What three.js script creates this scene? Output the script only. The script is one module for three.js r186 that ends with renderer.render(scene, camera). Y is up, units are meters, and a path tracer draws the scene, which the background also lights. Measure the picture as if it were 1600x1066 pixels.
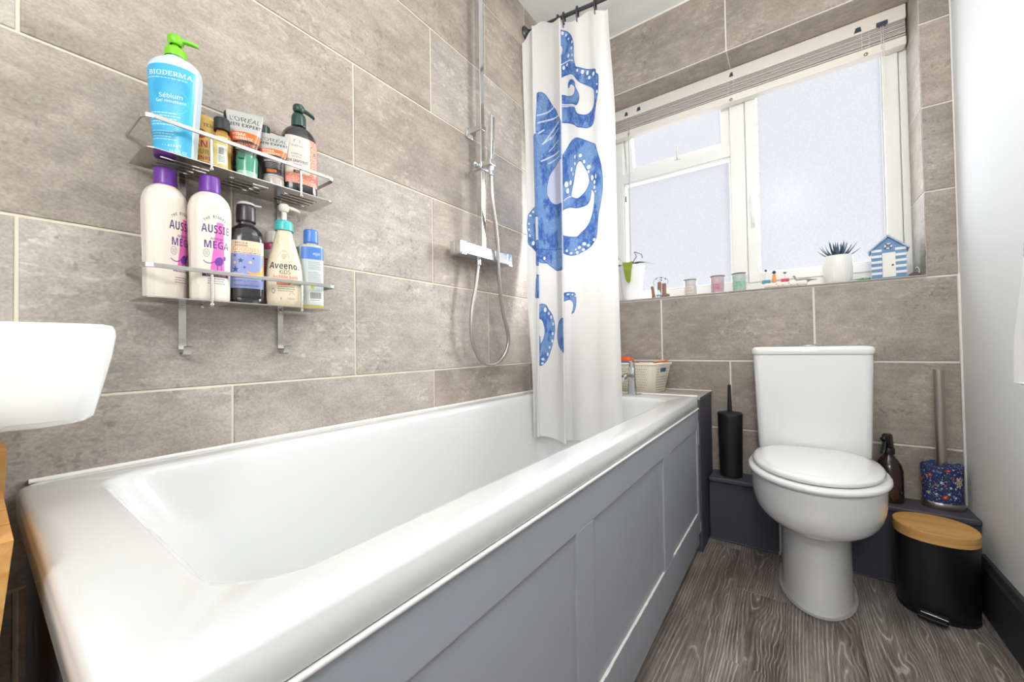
import * as THREE from 'three';
import { mergeGeometries, mergeVertices, toCreasedNormals } from 'three/addons/utils/BufferGeometryUtils.js';
import { RoundedBoxGeometry } from 'three/addons/geometries/RoundedBoxGeometry.js';

// ---------- camera, sky, lights, exposure ----------
const scene = new THREE.Scene();
const camera = new THREE.PerspectiveCamera(2 * Math.atan(533 / 612.4) * 180 / Math.PI, 1600 / 1066, 0.02, 60);
camera.position.set(1.0264, 0.8345, 1.9969);
camera.rotation.set(0.0163, 0.6258, -0.0155, 'YXZ');
scene.add(camera);
const renderer = new THREE.WebGLRenderer({ antialias: true });
renderer.toneMapping = THREE.LinearToneMapping;
renderer.toneMappingExposure = 0.82;
renderer.shadowMap.enabled = true;
scene.background = new THREE.Color().setRGB(0.73, 0.76, 0.84);      // bright overcast sky behind the frosted glass
const DAY = [1.0, 0.99, 0.985];
// hazy daylight from the upper right outside: a very wide, soft sun that reaches the room only through the window panes
const sun = new THREE.DirectionalLight(new THREE.Color().setRGB(...DAY), 11);
sun.position.set(0.75 + 2.9, 1.5 + 1.9, -0.2 - 4.6); sun.target.position.set(0.75, 1.5, -0.2); sun.castShadow = true;
sun.shadow.radius = 66; sun.shadow.mapSize.set(2048, 2048);
Object.assign(sun.shadow.camera, { left: -3, right: 3, top: 3, bottom: -3, near: 0.5, far: 14 });
scene.add(sun, sun.target);
// broad glow of the rest of the overcast sky
const skyGlow = new THREE.DirectionalLight(new THREE.Color().setRGB(0.95, 0.98, 1.05), 8);
skyGlow.position.set(0.75 - 2.6, 1.5 + 1.6, -0.2 - 4.2); skyGlow.target = sun.target; skyGlow.castShadow = true; skyGlow.shadow.radius = 190;
Object.assign(skyGlow.shadow.camera, { left: -3, right: 3, top: 3, bottom: -3, near: 0.5, far: 14 });
scene.add(skyGlow);
// two added fill lamps out of view (built below), a pendant and a wall light, each a lamp inside its opal globe
const FILL_LAMPS = [[1.0, 1.9, 1.1, 1.65], [1.2, 1.62, 2.7, 2.2]];
for (const [x, y, z, power] of FILL_LAMPS) { const l = new THREE.PointLight(new THREE.Color().setRGB(1, 0.988, 0.972), power); l.position.set(x, y, z); l.castShadow = true; l.shadow.radius = 4.5; l.shadow.mapSize.set(1024, 1024); scene.add(l); }

// ---------- room sizes ----------
const W = 1.4906, H = 2.476, ZB = 2.85, G0 = 0.76, ROW = 0.303, COL = 0.606;

// ---------- helpers ----------
let seed = 7;
const rnd = () => { seed = (seed * 1664525 + 1013904223) >>> 0; return seed / 4294967296; };
const rr = (a, b) => a + (b - a) * rnd();
const taken = {};
function numbered(n) { const k = taken[n] = (taken[n] ?? -1) + 1; return k ? `${n}_${String(k).padStart(3, '0')}` : n; }
function shade(m) { m.castShadow = m.receiveShadow = true; return m; }
function thing(name, label, category, pos = [0, 0, 0], ry = 0, group) {
  const o = new THREE.Group(); o.name = numbered(name); o.position.set(...pos); o.rotation.y = ry;
  o.userData = { label, category }; if (group) o.userData.group = group; scene.add(o); return o;
}
function structure(name) { const o = new THREE.Group(); o.name = name; o.userData.kind = 'structure'; scene.add(o); return o; }
function part(name, geo, mat, parent, pos, rot) {
  const m = shade(new THREE.Mesh(Array.isArray(geo) ? merge(geo) : geo, mat)); m.name = name;
  if (pos) m.position.set(...pos); if (rot) m.rotation.set(...rot); parent.add(m); return m;
}
function merge(list) {
  return mergeGeometries(list.map((g) => { const n = g.index ? g.toNonIndexed() : g.clone(); for (const k of Object.keys(n.attributes)) if (!['position', 'normal', 'uv'].includes(k)) n.deleteAttribute(k); return n; }));
}
const V = (x, y, z) => new THREE.Vector3(x, y, z);
function at(g, x = 0, y = 0, z = 0, rx = 0, ry = 0, rz = 0) {
  const n = g.clone(); n.applyMatrix4(new THREE.Matrix4().makeRotationFromEuler(new THREE.Euler(rx, ry, rz))); n.translate(x, y, z); return n;
}
function rbox(w, h, d, r = 0.003, seg = 2) { return new RoundedBoxGeometry(w, h, d, seg, Math.min(r, w / 2.01, h / 2.01, d / 2.01)); }
// rounded box given by its two corners
function rb(x0, x1, y0, y1, z0, z1, r = 0.003, seg = 2) { return at(rbox(x1 - x0, y1 - y0, z1 - z0, r, seg), (x0 + x1) / 2, (y0 + y1) / 2, (z0 + z1) / 2); }
function lathe(pts, seg = 28) { return new THREE.LatheGeometry(pts.map((p) => new THREE.Vector2(Math.max(p[0], 1e-5), p[1])), seg); }
function tube(pts, r, n = 24, seg = 10, tension = 0.5) { return new THREE.TubeGeometry(new THREE.CatmullRomCurve3(pts.map((p) => V(...p)), false, 'catmullrom', tension), n, r, seg); }
function rod(a, b, r, seg = 12, r2 = r) {
  const A = V(...a), B = V(...b), d = B.clone().sub(A), g = new THREE.CylinderGeometry(r2, r, d.length(), seg);
  g.applyQuaternion(new THREE.Quaternion().setFromUnitVectors(V(0, 1, 0), d.clone().normalize())); g.translate((A.x + B.x) / 2, (A.y + B.y) / 2, (A.z + B.z) / 2); return g;
}
// skin over closed rings (arrays of [x,y,z] with equal counts)
function loft(rings, capStart = true, capEnd = true, crease = 0.7) {
  const n = rings[0].length, pos = [], uv = [], idx = [];
  rings.forEach((r, j) => { for (let i = 0; i <= n; i++) { pos.push(...r[i % n]); uv.push(i / n, j / (rings.length - 1)); } });
  for (let j = 0; j < rings.length - 1; j++) for (let i = 0; i < n; i++) {
    const a = j * (n + 1) + i, b = a + 1, c = a + n + 1, d = c + 1; idx.push(a, b, c, b, d, c);
  }
  const cap = (r, flip) => {
    const c = [0, 1, 2].map((k) => r.reduce((s, p) => s + p[k], 0) / n), base = pos.length / 3; pos.push(...c); uv.push(0.5, 0.5);
    r.forEach((p) => { pos.push(...p); uv.push(0.5, 0.5); });
    for (let i = 0; i < n; i++) { const a = base + 1 + i, b = base + 1 + (i + 1) % n; flip ? idx.push(base, b, a) : idx.push(base, a, b); }
  };
  if (capStart) cap(rings[0], true); if (capEnd) cap(rings[rings.length - 1], false);
  const g = new THREE.BufferGeometry();
  g.setAttribute('position', new THREE.Float32BufferAttribute(pos, 3)); g.setAttribute('uv', new THREE.Float32BufferAttribute(uv, 2)); g.setIndex(idx);
  return toCreasedNormals(g, crease);
}
function supell(a, b, n, k = 40, cx = 0, cz = 0) { // ring of a superellipse, counted so that loft() faces outward
  const out = [];
  for (let i = 0; i < k; i++) { const t = i / k * Math.PI * 2, c = Math.cos(t), s = Math.sin(t); out.push([cx + a * Math.sign(c) * Math.abs(c) ** (2 / n), cz - b * Math.sign(s) * Math.abs(s) ** (2 / n)]); }
  return out;
}
const ringAt = (pts, y) => pts.map((p) => [p[0], y, p[1]]);
function loftY(profile, k = 40, capS = true, capE = true, crease = 0.7) { // profile rows: [y, a, b, n?, cx?, cz?]
  return loft(profile.map(([y, a, b, n = 2, cx = 0, cz = 0]) => ringAt(supell(a, b, n, k, cx, cz), y)), capS, capE, crease);
}
function smooth(profile, div = 5, loose = false) { // cubic through profile rows of the same length; without overshoot unless loose
  const out = [], n = profile.length, w = profile[0].length, tan = profile.map((_, i) => Array.from({ length: w }, (_, k) => {
    const l = i > 0 ? profile[i][k] - profile[i - 1][k] : null, r = i < n - 1 ? profile[i + 1][k] - profile[i][k] : null;
    if (l === null) return r; if (r === null) return l; if (loose) return (l + r) / 2; return l * r <= 0 ? 0 : 2 * l * r / (l + r);
  }));
  for (let i = 0; i < n - 1; i++) for (let j = 0; j < div; j++) {
    const t = j / div, t2 = t * t, t3 = t2 * t, h1 = 2 * t3 - 3 * t2 + 1, h2 = t3 - 2 * t2 + t, h3 = 3 * t2 - 2 * t3, h4 = t3 - t2;
    out.push(profile[i].map((p, k) => h1 * p + h2 * tan[i][k] + h3 * profile[i + 1][k] + h4 * tan[i + 1][k]));
  }
  out.push(profile[n - 1]); return out;
}
// one tile: bevelled slab standing on z = 0, front at z = t, uv in metres starting at (u0, v0)
function tileGeo(w, h, t, b, u0, v0, turn = false) {
  const x = w / 2, y = h / 2, pos = [], uv = [];
  const f = [[-x + b, -y + b, t], [x - b, -y + b, t], [x - b, y - b, t], [-x + b, y - b, t]];
  const m = [[-x, -y, t - b], [x, -y, t - b], [x, y, t - b], [-x, y, t - b]];
  const k = [[-x, -y, 0], [x, -y, 0], [x, y, 0], [-x, y, 0]];
  const quad = (a, bb, c, d) => { for (const p of [a, bb, c, a, c, d]) { pos.push(...p); const q = [(p[0] + x) + u0, (p[1] + y) + v0]; uv.push(...(turn ? [q[1], q[0]] : q)); } };
  quad(...f); for (let i = 0; i < 4; i++) { const j = (i + 1) % 4; quad(m[i], m[j], f[j], f[i]); quad(k[i], k[j], m[j], m[i]); }
  const g = new THREE.BufferGeometry(); g.setAttribute('position', new THREE.Float32BufferAttribute(pos, 3)); g.setAttribute('uv', new THREE.Float32BufferAttribute(uv, 2)); g.computeVertexNormals(); return g;
}

// ---------- procedural textures ----------
function hash(x, y, s) { let h = (x * 374761393 + y * 668265263 + s * 974634777) | 0; h = Math.imul(h ^ (h >>> 13), 1274126177); return ((h ^ (h >>> 16)) >>> 0) / 4294967296; }
function vnoise(x, y, px, py, s) { // periodic value noise
  const xi = Math.floor(x), yi = Math.floor(y), fx = x - xi, fy = y - yi, u = fx * fx * (3 - 2 * fx), v = fy * fy * (3 - 2 * fy);
  const X = ((xi % px) + px) % px, Y = ((yi % py) + py) % py, X1 = (X + 1) % px, Y1 = (Y + 1) % py;
  return (hash(X, Y, s) * (1 - u) + hash(X1, Y, s) * u) * (1 - v) + (hash(X, Y1, s) * (1 - u) + hash(X1, Y1, s) * u) * v;
}
function fbm(x, y, px, py, oct, s, gain = 0.55) { let a = 1, t = 0, n = 0; for (let i = 0; i < oct; i++) { t += a * vnoise(x, y, px, py, s + i); n += a; a *= gain; x *= 2; y *= 2; px *= 2; py *= 2; } return t / n; }
function dataTex(w, h, fn, srgb = true) {
  const d = new Uint8Array(w * h * 4);
  for (let y = 0; y < h; y++) for (let x = 0; x < w; x++) { const c = fn(x / w, y / h), i = (y * w + x) * 4; for (let k = 0; k < 3; k++) d[i + k] = Math.max(0, Math.min(255, c[k])); d[i + 3] = 255; }
  const t = new THREE.DataTexture(d, w, h, THREE.RGBAFormat); t.wrapS = t.wrapT = THREE.RepeatWrapping; t.magFilter = THREE.LinearFilter; t.minFilter = THREE.LinearMipmapLinearFilter; t.generateMipmaps = true;
  if (srgb) t.colorSpace = THREE.SRGBColorSpace; t.needsUpdate = true; return t;
}
function canvasTex(w, h, draw) {
  const c = document.createElement('canvas'); c.width = w; c.height = h; draw(c.getContext('2d'), w, h);
  const t = new THREE.CanvasTexture(c); t.colorSpace = THREE.SRGBColorSpace; t.anisotropy = 8; return t;
}
const mix = (a, b, t) => a + (b - a) * t, sstep = (a, b, x) => { const t = Math.max(0, Math.min(1, (x - a) / (b - a))); return t * t * (3 - 2 * t); };
// concrete-look porcelain, 1.2 m square
const TS = 1.2;
const tileMap = dataTex(2048, 2048, (u, v) => {
  const big = fbm(u * 4, v * 6, 4, 6, 4, 11), mid = fbm(u * 26, v * 40, 26, 40, 3, 31), fine = fbm(u * 330, v * 400, 330, 400, 2, 51), grit = hash(Math.floor(u * 2048), Math.floor(v * 2048), 61), st = fbm(u * 12, v * 120, 12, 120, 3, 71);
  let l = 0.5 + (big - 0.5) * 0.62 + (mid - 0.5) * 0.4 + (fine - 0.5) * 0.4 + (grit - 0.5) * 0.10 + (st - 0.5) * 0.2;
  const pit = sstep(0.68, 0.78, fbm(u * 110, v * 110, 110, 110, 2, 91)) * sstep(0.5, 0.64, fbm(u * 8, v * 8, 8, 8, 2, 95));
  const pale = sstep(0.6, 0.76, fbm(u * 60, v * 90, 60, 90, 3, 101)) * sstep(0.5, 0.66, fbm(u * 6, v * 6, 6, 6, 2, 105));
  const scr = sstep(0.79, 0.84, fbm(u * 30 + v * 22, v * 160 + u * 14, 52, 174, 2, 111)) * sstep(0.52, 0.62, fbm(u * 7, v * 7, 7, 7, 2, 115));
  l = l - 0.24 * pit + 0.22 * pale + 0.18 * scr;
  const w = (big - 0.5) * 10;
  return [mix(138, 217, l) + w * 0.3, mix(130, 209, l), mix(120, 199, l) - w * 0.4];
});
tileMap.repeat.set(1 / TS, 1 / TS);
const tileBump = dataTex(512, 512, (u, v) => { const a = fbm(u * 90, v * 110, 90, 110, 3, 151), b = sstep(0.62, 0.75, fbm(u * 40, v * 40, 40, 40, 2, 161)); const l = 150 * a + 60 - 60 * b; return [l, l, l]; }, false);
tileBump.repeat.set(1 / TS, 1 / TS);
const woodVinyl = dataTex(1024, 2048, (u, v) => { // u: 4 planks of 0.166 m across, v: 1.2 m along
  const p = Math.floor(u * 4), x = u * 4 - p - 0.5, warp = fbm(u * 10, v * 7, 10, 7, 3, 201 + p);
  const cx = [0.05, -0.12, 0.22, -0.05][p], yy = [0.35, 0.75, 0.15, 0.6][p];
  const dx = x - cx + (warp - 0.5) * 0.16, dy = (v - yy) * 3.4;
  const lev = Math.sqrt(dx * dx * 34 + dy * dy * 0.42 + 0.08) * [4.2, 5, 3.6, 4.6][p] + (warp - 0.5) * 2.6;
  const f = lev - Math.floor(lev), ring = sstep(0.0, 0.3, f) * (1 - sstep(0.45, 0.98, f));
  const fib = fbm(u * 260, v * 6, 260, 6, 3, 231), fine = fbm(u * 500, v * 60, 500, 60, 2, 241), cloud = fbm(u * 12, v * 5, 12, 5, 3, 251);
  let l = 0.38 + (fib - 0.5) * 0.5 + (fine - 0.5) * 0.3 + (cloud - 0.5) * 0.7 - ring * 0.16;
  const vein = sstep(0.74, 0.86, f) * (1 - sstep(0.93, 1, f)) * sstep(0.36, 0.52, fbm(u * 40, v * 16, 40, 16, 2, 261)); l += vein * 0.36;
  return [mix(96, 232, l), mix(89, 224, l), mix(84, 217, l)];
});
const bambooMap = dataTex(512, 512, (u, v) => { const s = Math.floor(v * 9), t = hash(3, s, 5), f = fbm(u * 7, v * 110, 7, 110, 3, 301), n = sstep(0.47, 0.5, Math.abs(v * 9 - s - 0.5)); const l = 0.5 + (t - 0.5) * 0.35 + (f - 0.5) * 0.7 - n * 0.12; return [mix(192, 240, l), mix(138, 192, l), mix(74, 122, l)]; });
const frostMap = dataTex(1024, 1024, (u, v) => { const a = fbm(u * 200, v * 170, 200, 170, 2, 401), b = fbm(u * 3, v * 3, 3, 3, 2, 411); const l = 244 + (a - 0.5) * 12 + (b - 0.5) * 4; return [l, l, l]; });
const FLOWERS = [[0.86, 0.42, 0.052, 'c'], [0.735, 0.15, 0.03, 'r'], [0.76, 0.62, 0.024, 'r'], [0.80, 0.66, 0.012, 'w'], [0.69, 0.56, 0.012, 'b'], [0.665, 0.36, 0.014, 'o'], [0.71, 0.40, 0.014, 'w'], [0.745, 0.5, 0.013, 'g'], [0.78, 0.33, 0.012, 'w'], [0.80, 0.47, 0.011, 'r'], [0.765, 0.22, 0.013, 'w'], [0.82, 0.16, 0.014, 'w'], [0.67, 0.2, 0.012, 'w'], [0.70, 0.28, 0.01, 'b'], [0.74, 0.36, 0.01, 'o'], [0.82, 0.32, 0.009, 'w'], [0.84, 0.6, 0.012, 'r'], [0.62, 0.5, 0.02, 'r'], [0.6, 0.2, 0.02, 'c'], [0.5, 0.4, 0.03, 'r'], [0.4, 0.3, 0.03, 'c'], [0.3, 0.5, 0.03, 'r'], [0.15, 0.3, 0.03, 'c'], [0.05, 0.5, 0.03, 'r'], [0.95, 0.2, 0.03, 'r']];
const INK = { r: [202, 52, 50], c: [214, 200, 180], w: [226, 224, 220], b: [86, 142, 182], o: [196, 116, 84], g: [92, 110, 78] };
const fabricBlue = dataTex(1024, 512, (u, v) => {
  const n = fbm(u * 90, v * 45, 90, 45, 2, 501); let c = [30, 54, 104].map((q) => q + (n - 0.5) * 44);
  if (fbm(u * 120, v * 50, 120, 50, 2, 511) > 0.7) c = hash(Math.floor(u * 60), Math.floor(v * 24), 5) < 0.6 ? [190, 192, 196] : [120, 60, 66];
  for (const [fu, fv, R, k] of FLOWERS) { const dx = (u - fu) * 0.27 / 0.27, dy = (v - fv) * 0.52, r = Math.hypot(dx, dy), a = Math.atan2(dy, dx), w = R * (0.8 + 0.2 * Math.cos(a * (k === 'r' ? 5 : 7) + fu * 40)); if (r < w) { c = INK[k].map((q) => q - 26 * hash(Math.floor(u * 400), Math.floor(v * 200), 8)); if (k === 'r' && r < R * 0.34) c = r < R * 0.16 ? [60, 40, 36] : [228, 196, 120]; if (k === 'c' && hash(Math.floor(u * 160), Math.floor(v * 70), 9) < 0.2) c = [86, 66, 60]; } }
  return c;
});

// ---------- materials ----------
const std = (color, roughness = 0.6, extra = {}) => new THREE.MeshPhysicalMaterial({ color, roughness, ...extra });
const M = {
  tile: std(0xffffff, 0.5, { map: tileMap, bumpMap: tileBump, bumpScale: 0.0003 }),
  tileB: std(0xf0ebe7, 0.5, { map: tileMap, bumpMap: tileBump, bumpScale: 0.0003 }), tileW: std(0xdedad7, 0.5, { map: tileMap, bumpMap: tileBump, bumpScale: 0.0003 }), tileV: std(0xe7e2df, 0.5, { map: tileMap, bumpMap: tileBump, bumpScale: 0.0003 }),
  groutL: std(0xe6decb, 0.9), groutB: std(0xe6e3df, 0.9),
  ceil: std(0xf8f7f4, 0.9), plaster: std(0xeceff0, 0.85), upvc: std(0xf2f2ee, 0.3), blindM: std(0xeae5da, 0.45), slat: std(0xd6cdc8, 0.5), clip: std(0x3b4656, 0.5),  // slat: mauve-grey tint holds the shade of the backlit slats
  white: std(0xf7f8f7, 0.12, { clearcoat: 0.6, clearcoatRoughness: 0.04 }), acrylic: std(0xe2e4e4, 0.16, { clearcoat: 0.5, clearcoatRoughness: 0.06 }),
  chrome: std(0xd9dbde, 0.1, { metalness: 1 }), steel: std(0xb9b4ac, 0.28, { metalness: 1 }), polished: std(0xc9c6c2, 0.16, { metalness: 1 }), gun: std(0x55565a, 0.38, { metalness: 0.8 }),
  hose: std(0xbcb6b0, 0.3, { metalness: 1, bumpMap: dataTex(8, 256, (u, v) => { const l = 127 + 127 * Math.cos(v * Math.PI * 2); return [l, l, l]; }, false), bumpScale: 0.001 }),
  panel: std(0xa6a9b1, 0.42), panelDark: std(0x55565f, 0.5), chip: std(0xe9e6e2, 0.8), chipWood: std(0xb99b82, 0.8), slate: std(0x4b4954, 0.55), skirt: std(0x38393c, 0.5),
  black: std(0x1c1b1e, 0.5), blackSatin: std(0x151417, 0.35), bamboo: std(0xffffff, 0.5, { map: bambooMap }), amber: std(0x2a1510, 0.16, { clearcoat: 0.6 }),
  seal: std(0xf3f2ee, 0.5), sealGrey: std(0xb9b6b2, 0.6),
  pane: std(0xffffff, 0.28, { transmission: 1, thickness: 0, map: frostMap, specularIntensity: 0.3, side: THREE.DoubleSide }),
};

// ================= THE ROOM =================
function addTile(parent, w, h, t, pos, rot, mat = M.tile) {
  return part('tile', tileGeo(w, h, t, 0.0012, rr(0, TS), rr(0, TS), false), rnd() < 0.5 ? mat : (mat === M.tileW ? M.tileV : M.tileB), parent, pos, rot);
}
const spans = (a, b, joints) => { const e = [a, ...joints.filter((j) => j > a + 0.01 && j < b - 0.01), b]; return e.slice(1).map((v, i) => [e[i], v]); };
const series = (o) => [-1, 0, 1, 2, 3, 4, 5].map((k) => o + k * COL);
// left wall: tiles bedded on cream grout
const wallLeft = structure('wall_left');
part('grout_bed', rb(-0.12, 0, 0, H, -0.3, ZB, 0.001, 1), M.groutL, wallLeft);
for (let k = -2; k <= 5; k++) {
  const y0 = G0 + k * ROW, y1 = Math.min(y0 + ROW, H), g = 0.005;
  for (const [z0, z1] of spans(k === -2 ? 1.9 : 0, ZB, series(k % 2 === 0 ? 0.135 : 0.439))) addTile(wallLeft, z1 - z0 - g, y1 - y0 - g, 0.0025, [0, (y0 + y1) / 2, (z0 + z1) / 2], [0, Math.PI / 2, 0]);
}
// window wall with its opening
const OX0 = 0.17, OX1 = 1.412, OY0 = 1.066, OY1 = 2.159, DEP = 0.19;
const wallBack = structure('wall_back');
{
  const s = new THREE.Shape([[-0.12, 0], [W + 0.12, 0], [W + 0.12, H], [-0.12, H]].map((p) => new THREE.Vector2(...p)));
  s.holes.push(new THREE.Path([[OX0, OY0], [OX0, OY1], [OX1, OY1], [OX1, OY0]].map((p) => new THREE.Vector2(...p))));
  part('grout_bed', at(new THREE.ExtrudeGeometry(s, { depth: 0.3, bevelEnabled: false }), 0, 0, -0.3), M.groutB, wallBack);
  const g = 0.0075, T = 0.003;
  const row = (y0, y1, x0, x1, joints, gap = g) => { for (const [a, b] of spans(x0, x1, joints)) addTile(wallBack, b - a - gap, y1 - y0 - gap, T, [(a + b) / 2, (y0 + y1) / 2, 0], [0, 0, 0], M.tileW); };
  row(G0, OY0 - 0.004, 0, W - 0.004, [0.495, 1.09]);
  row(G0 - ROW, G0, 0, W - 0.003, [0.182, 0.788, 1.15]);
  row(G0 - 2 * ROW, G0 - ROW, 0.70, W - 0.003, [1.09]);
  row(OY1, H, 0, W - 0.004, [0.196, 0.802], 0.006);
  for (let k = 1; k <= 4; k++) {
    const y0 = G0 + k * ROW, y1 = Math.min(y0 + ROW, OY1);
    row(y0, y1, OX1 - 0.002, W - 0.002, [], 0.005); row(y0, y1, 0, OX0, [], 0.005);
    addTile(wallBack, DEP - 0.004, y1 - y0 - 0.005, 0.002, [OX1, (y0 + y1) / 2, -DEP / 2 + 0.002], [0, -Math.PI / 2, 0]);
    addTile(wallBack, DEP - 0.004, y1 - y0 - 0.005, 0.002, [OX0, (y0 + y1) / 2, -DEP / 2 + 0.002], [0, Math.PI / 2, 0]);
  }
  for (const [a, b] of spans(OX0, OX1, [0.196 + 0.004, 0.802])) addTile(wallBack, b - a - 0.004, DEP - 0.006, 0.002, [(a + b) / 2, OY1, -DEP / 2], [Math.PI / 2, 0, 0]);
  for (const [a, b] of spans(OX0 - 0.001, OX1 + 0.001, [0.785])) addTile(wallBack, b - a - 0.003, DEP + 0.009, 0.0045, [(a + b) / 2, OY0, -DEP / 2 + 0.0045], [-Math.PI / 2, 0, 0]);
  part('corner_sealant', rb(W - 0.006, W, 0.27, OY0, 0.0, 0.006, 0.002), M.seal, wallBack);
}
// plain walls, ceiling
const wallRight = structure('wall_right'); part('plaster', rb(W, W + 0.12, 0, H, -0.3, ZB, 0.001, 1), M.plaster, wallRight);
const wallFront = structure('wall_front'); part('plaster', rb(-0.12, W + 0.12, 0, H, ZB, ZB + 0.12, 0.001, 1), M.plaster, wallFront);
const ceiling = structure('ceiling'); part('plaster', rb(-0.12, W + 0.12, H, H + 0.12, -0.3, ZB + 0.12, 0.001, 1), M.ceil, ceiling);
part('cornice_bead', rb(0, W, H - 0.008, H, 0, 0.006, 0.002), M.ceil, ceiling);
// floor of vinyl planks
const floor = structure('floor');
part('screed', rb(-0.12, W + 0.12, -0.12, -0.002, -0.3, ZB + 0.12, 0.001, 1), M.sealGrey, floor);
{
  const pw = 0.166, len = 1.2;
  const tones = [0xffffff, 0xeae4e0, 0xf6efe9, 0xdfd9d6].map((c) => std(c, 0.42, { map: woodVinyl }));
  for (let i = 0; i < 9; i++) {
    const x1 = W - i * pw, x0 = Math.max(0, x1 - pw), start = -[0.35, 0.95, 0.1, 0.62, 0.86, 0.3, 0.7, 0.05, 0.5][i] * len;
    for (let j = 0; j < 4; j++) {
      const z0 = Math.max(0, start + j * len), z1 = Math.min(ZB, start + (j + 1) * len); if (z1 - z0 < 0.02) continue;
      const g = tileGeo(x1 - x0 - 0.0008, z1 - z0 - 0.001, 0.002, 0.0007, 0, 0), uv = g.attributes.uv, c = (i * 3 + j * 2) % 4, ov = hash(i, j, 77);
      for (let q = 0; q < uv.count; q++) uv.setXY(q, (c + 0.02 + uv.getX(q) / pw * 0.96) / 4, ov + uv.getY(q) / 1.2);
      part('plank', g, tones[(i + j * 3) % 4], floor, [(x0 + x1) / 2, -0.002, (z0 + z1) / 2], [-Math.PI / 2, 0, 0]);
    }
  }
}
// dark skirting on the right wall
const skirt = structure('baseboard_right');
{
  const s = new THREE.Shape([[0, 0], [-0.017, 0], [-0.017, 0.142], [-0.013, 0.152], [-0.009, 0.166], [0, 0.168]].map((p) => new THREE.Vector2(...p)));
  part('board', at(new THREE.ExtrudeGeometry(s, { depth: ZB - 0.14, bevelEnabled: false }), W, 0, 0.14), M.skirt, skirt);
}

// ---------- window ----------
const win = structure('window_1');
{
  const zf = -DEP, zb = -0.26;
  part('window_frame', [rb(OX0, 0.25, OY0, OY1, zb, zf, 0.004), rb(1.388, OX1, OY0, OY1, zb, zf, 0.004), rb(0.25, 1.388, OY0, 1.128, zb, zf, 0.004), rb(0.25, 1.388, 2.088, OY1, zb, zf, 0.004)], M.upvc, win);
  part('mullion', rb(0.787, 0.85, 1.128, 2.088, zb, zf + 0.002, 0.004), M.upvc, win);
  part('transom', [rb(0.25, 0.787, 1.757, 1.812, zb, zf + 0.002, 0.004)], M.upvc, win);
  part('glazing_bead', [rb(0.25, 0.258, 1.128, 1.757, -0.212, zf - 0.004, 0.003), rb(0.779, 0.787, 1.128, 1.757, -0.212, zf - 0.004, 0.003), rb(0.25, 0.787, 1.749, 1.757, -0.212, zf - 0.004, 0.003), rb(0.25, 0.787, 1.128, 1.138, -0.212, zf - 0.004, 0.003)], M.upvc, win);
  const pane = (w, h, x, y, z, parent) => part('pane', new THREE.PlaneGeometry(w, h), M.pane, parent, [x, y, z]);
  pane(0.54, 0.63, 0.5185, 1.443, -0.215, win);
  // side-hung casement on the right
  const cs = new THREE.Group(); cs.name = 'casement_sash'; win.add(cs);
  const fr = (x0, x1, y0, y1, w, z0, z1) => [rb(x0, x0 + w, y0, y1, z0, z1, 0.005), rb(x1 - w, x1, y0, y1, z0, z1, 0.005), rb(x0 + w - 0.002, x1 - w + 0.002, y0, y0 + w, z0, z1, 0.005), rb(x0 + w - 0.002, x1 - w + 0.002, y1 - w, y1, z0, z1, 0.005)];
  part('sash_frame', fr(0.852, 1.386, 1.124, 2.092, 0.047, -0.235, zf + 0.006), M.upvc, cs);
  part('gasket', [rb(0.899, 0.902, 1.17, 2.045, -0.215, -0.2, 0.001, 1), rb(1.336, 1.339, 1.17, 2.045, -0.215, -0.2, 0.001, 1)], M.sealGrey, cs);
  pane(0.45, 0.89, 1.119, 1.608, -0.215, cs);
  part('handle', [rb(0.866, 0.886, 1.44, 1.54, zf + 0.006, zf + 0.014, 0.004), rod([0.876, 1.515, zf + 0.012], [0.876, 1.515, zf + 0.04], 0.009), rbHandle()], M.upvc, cs);
  function rbHandle() { return loft([[0.876, 1.527, -0.150, 0.010, 0.008], [0.876, 1.50, -0.146, 0.009, 0.007], [0.878, 1.44, -0.142, 0.008, 0.006], [0.88, 1.405, -0.144, 0.0085, 0.006], [0.88, 1.398, -0.146, 0.005, 0.004]].reverse().map(([x, y, z, a, b]) => supell(a, b, 2.6, 16).map((p) => [x + p[0], y, z + p[1]]))); }
  // top-hung fanlight, ajar
  const fs = new THREE.Group(); fs.name = 'fanlight_sash'; fs.position.set(0.5185, 2.086, -0.205); fs.rotation.x = 0.2; win.add(fs);
  part('sash_frame', fr(-0.266, 0.266, -0.272, 0, 0.042, -0.03, 0.012), M.upvc, fs);
  part('pane', new THREE.PlaneGeometry(0.452, 0.192), M.pane, fs, [0, -0.136, -0.012]);
  part('stay', [rod([0.54, 1.812, -0.196], [0.535, 1.895, -0.212], 0.0028, 8), rb(0.526, 0.556, 1.811, 1.816, -0.205, -0.19, 0.002)], M.steel, win);
  part('hinge_clip', [rb(0.256, 0.264, 1.655, 1.69, -0.206, -0.195, 0.003)], M.gun, win);
}
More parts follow.
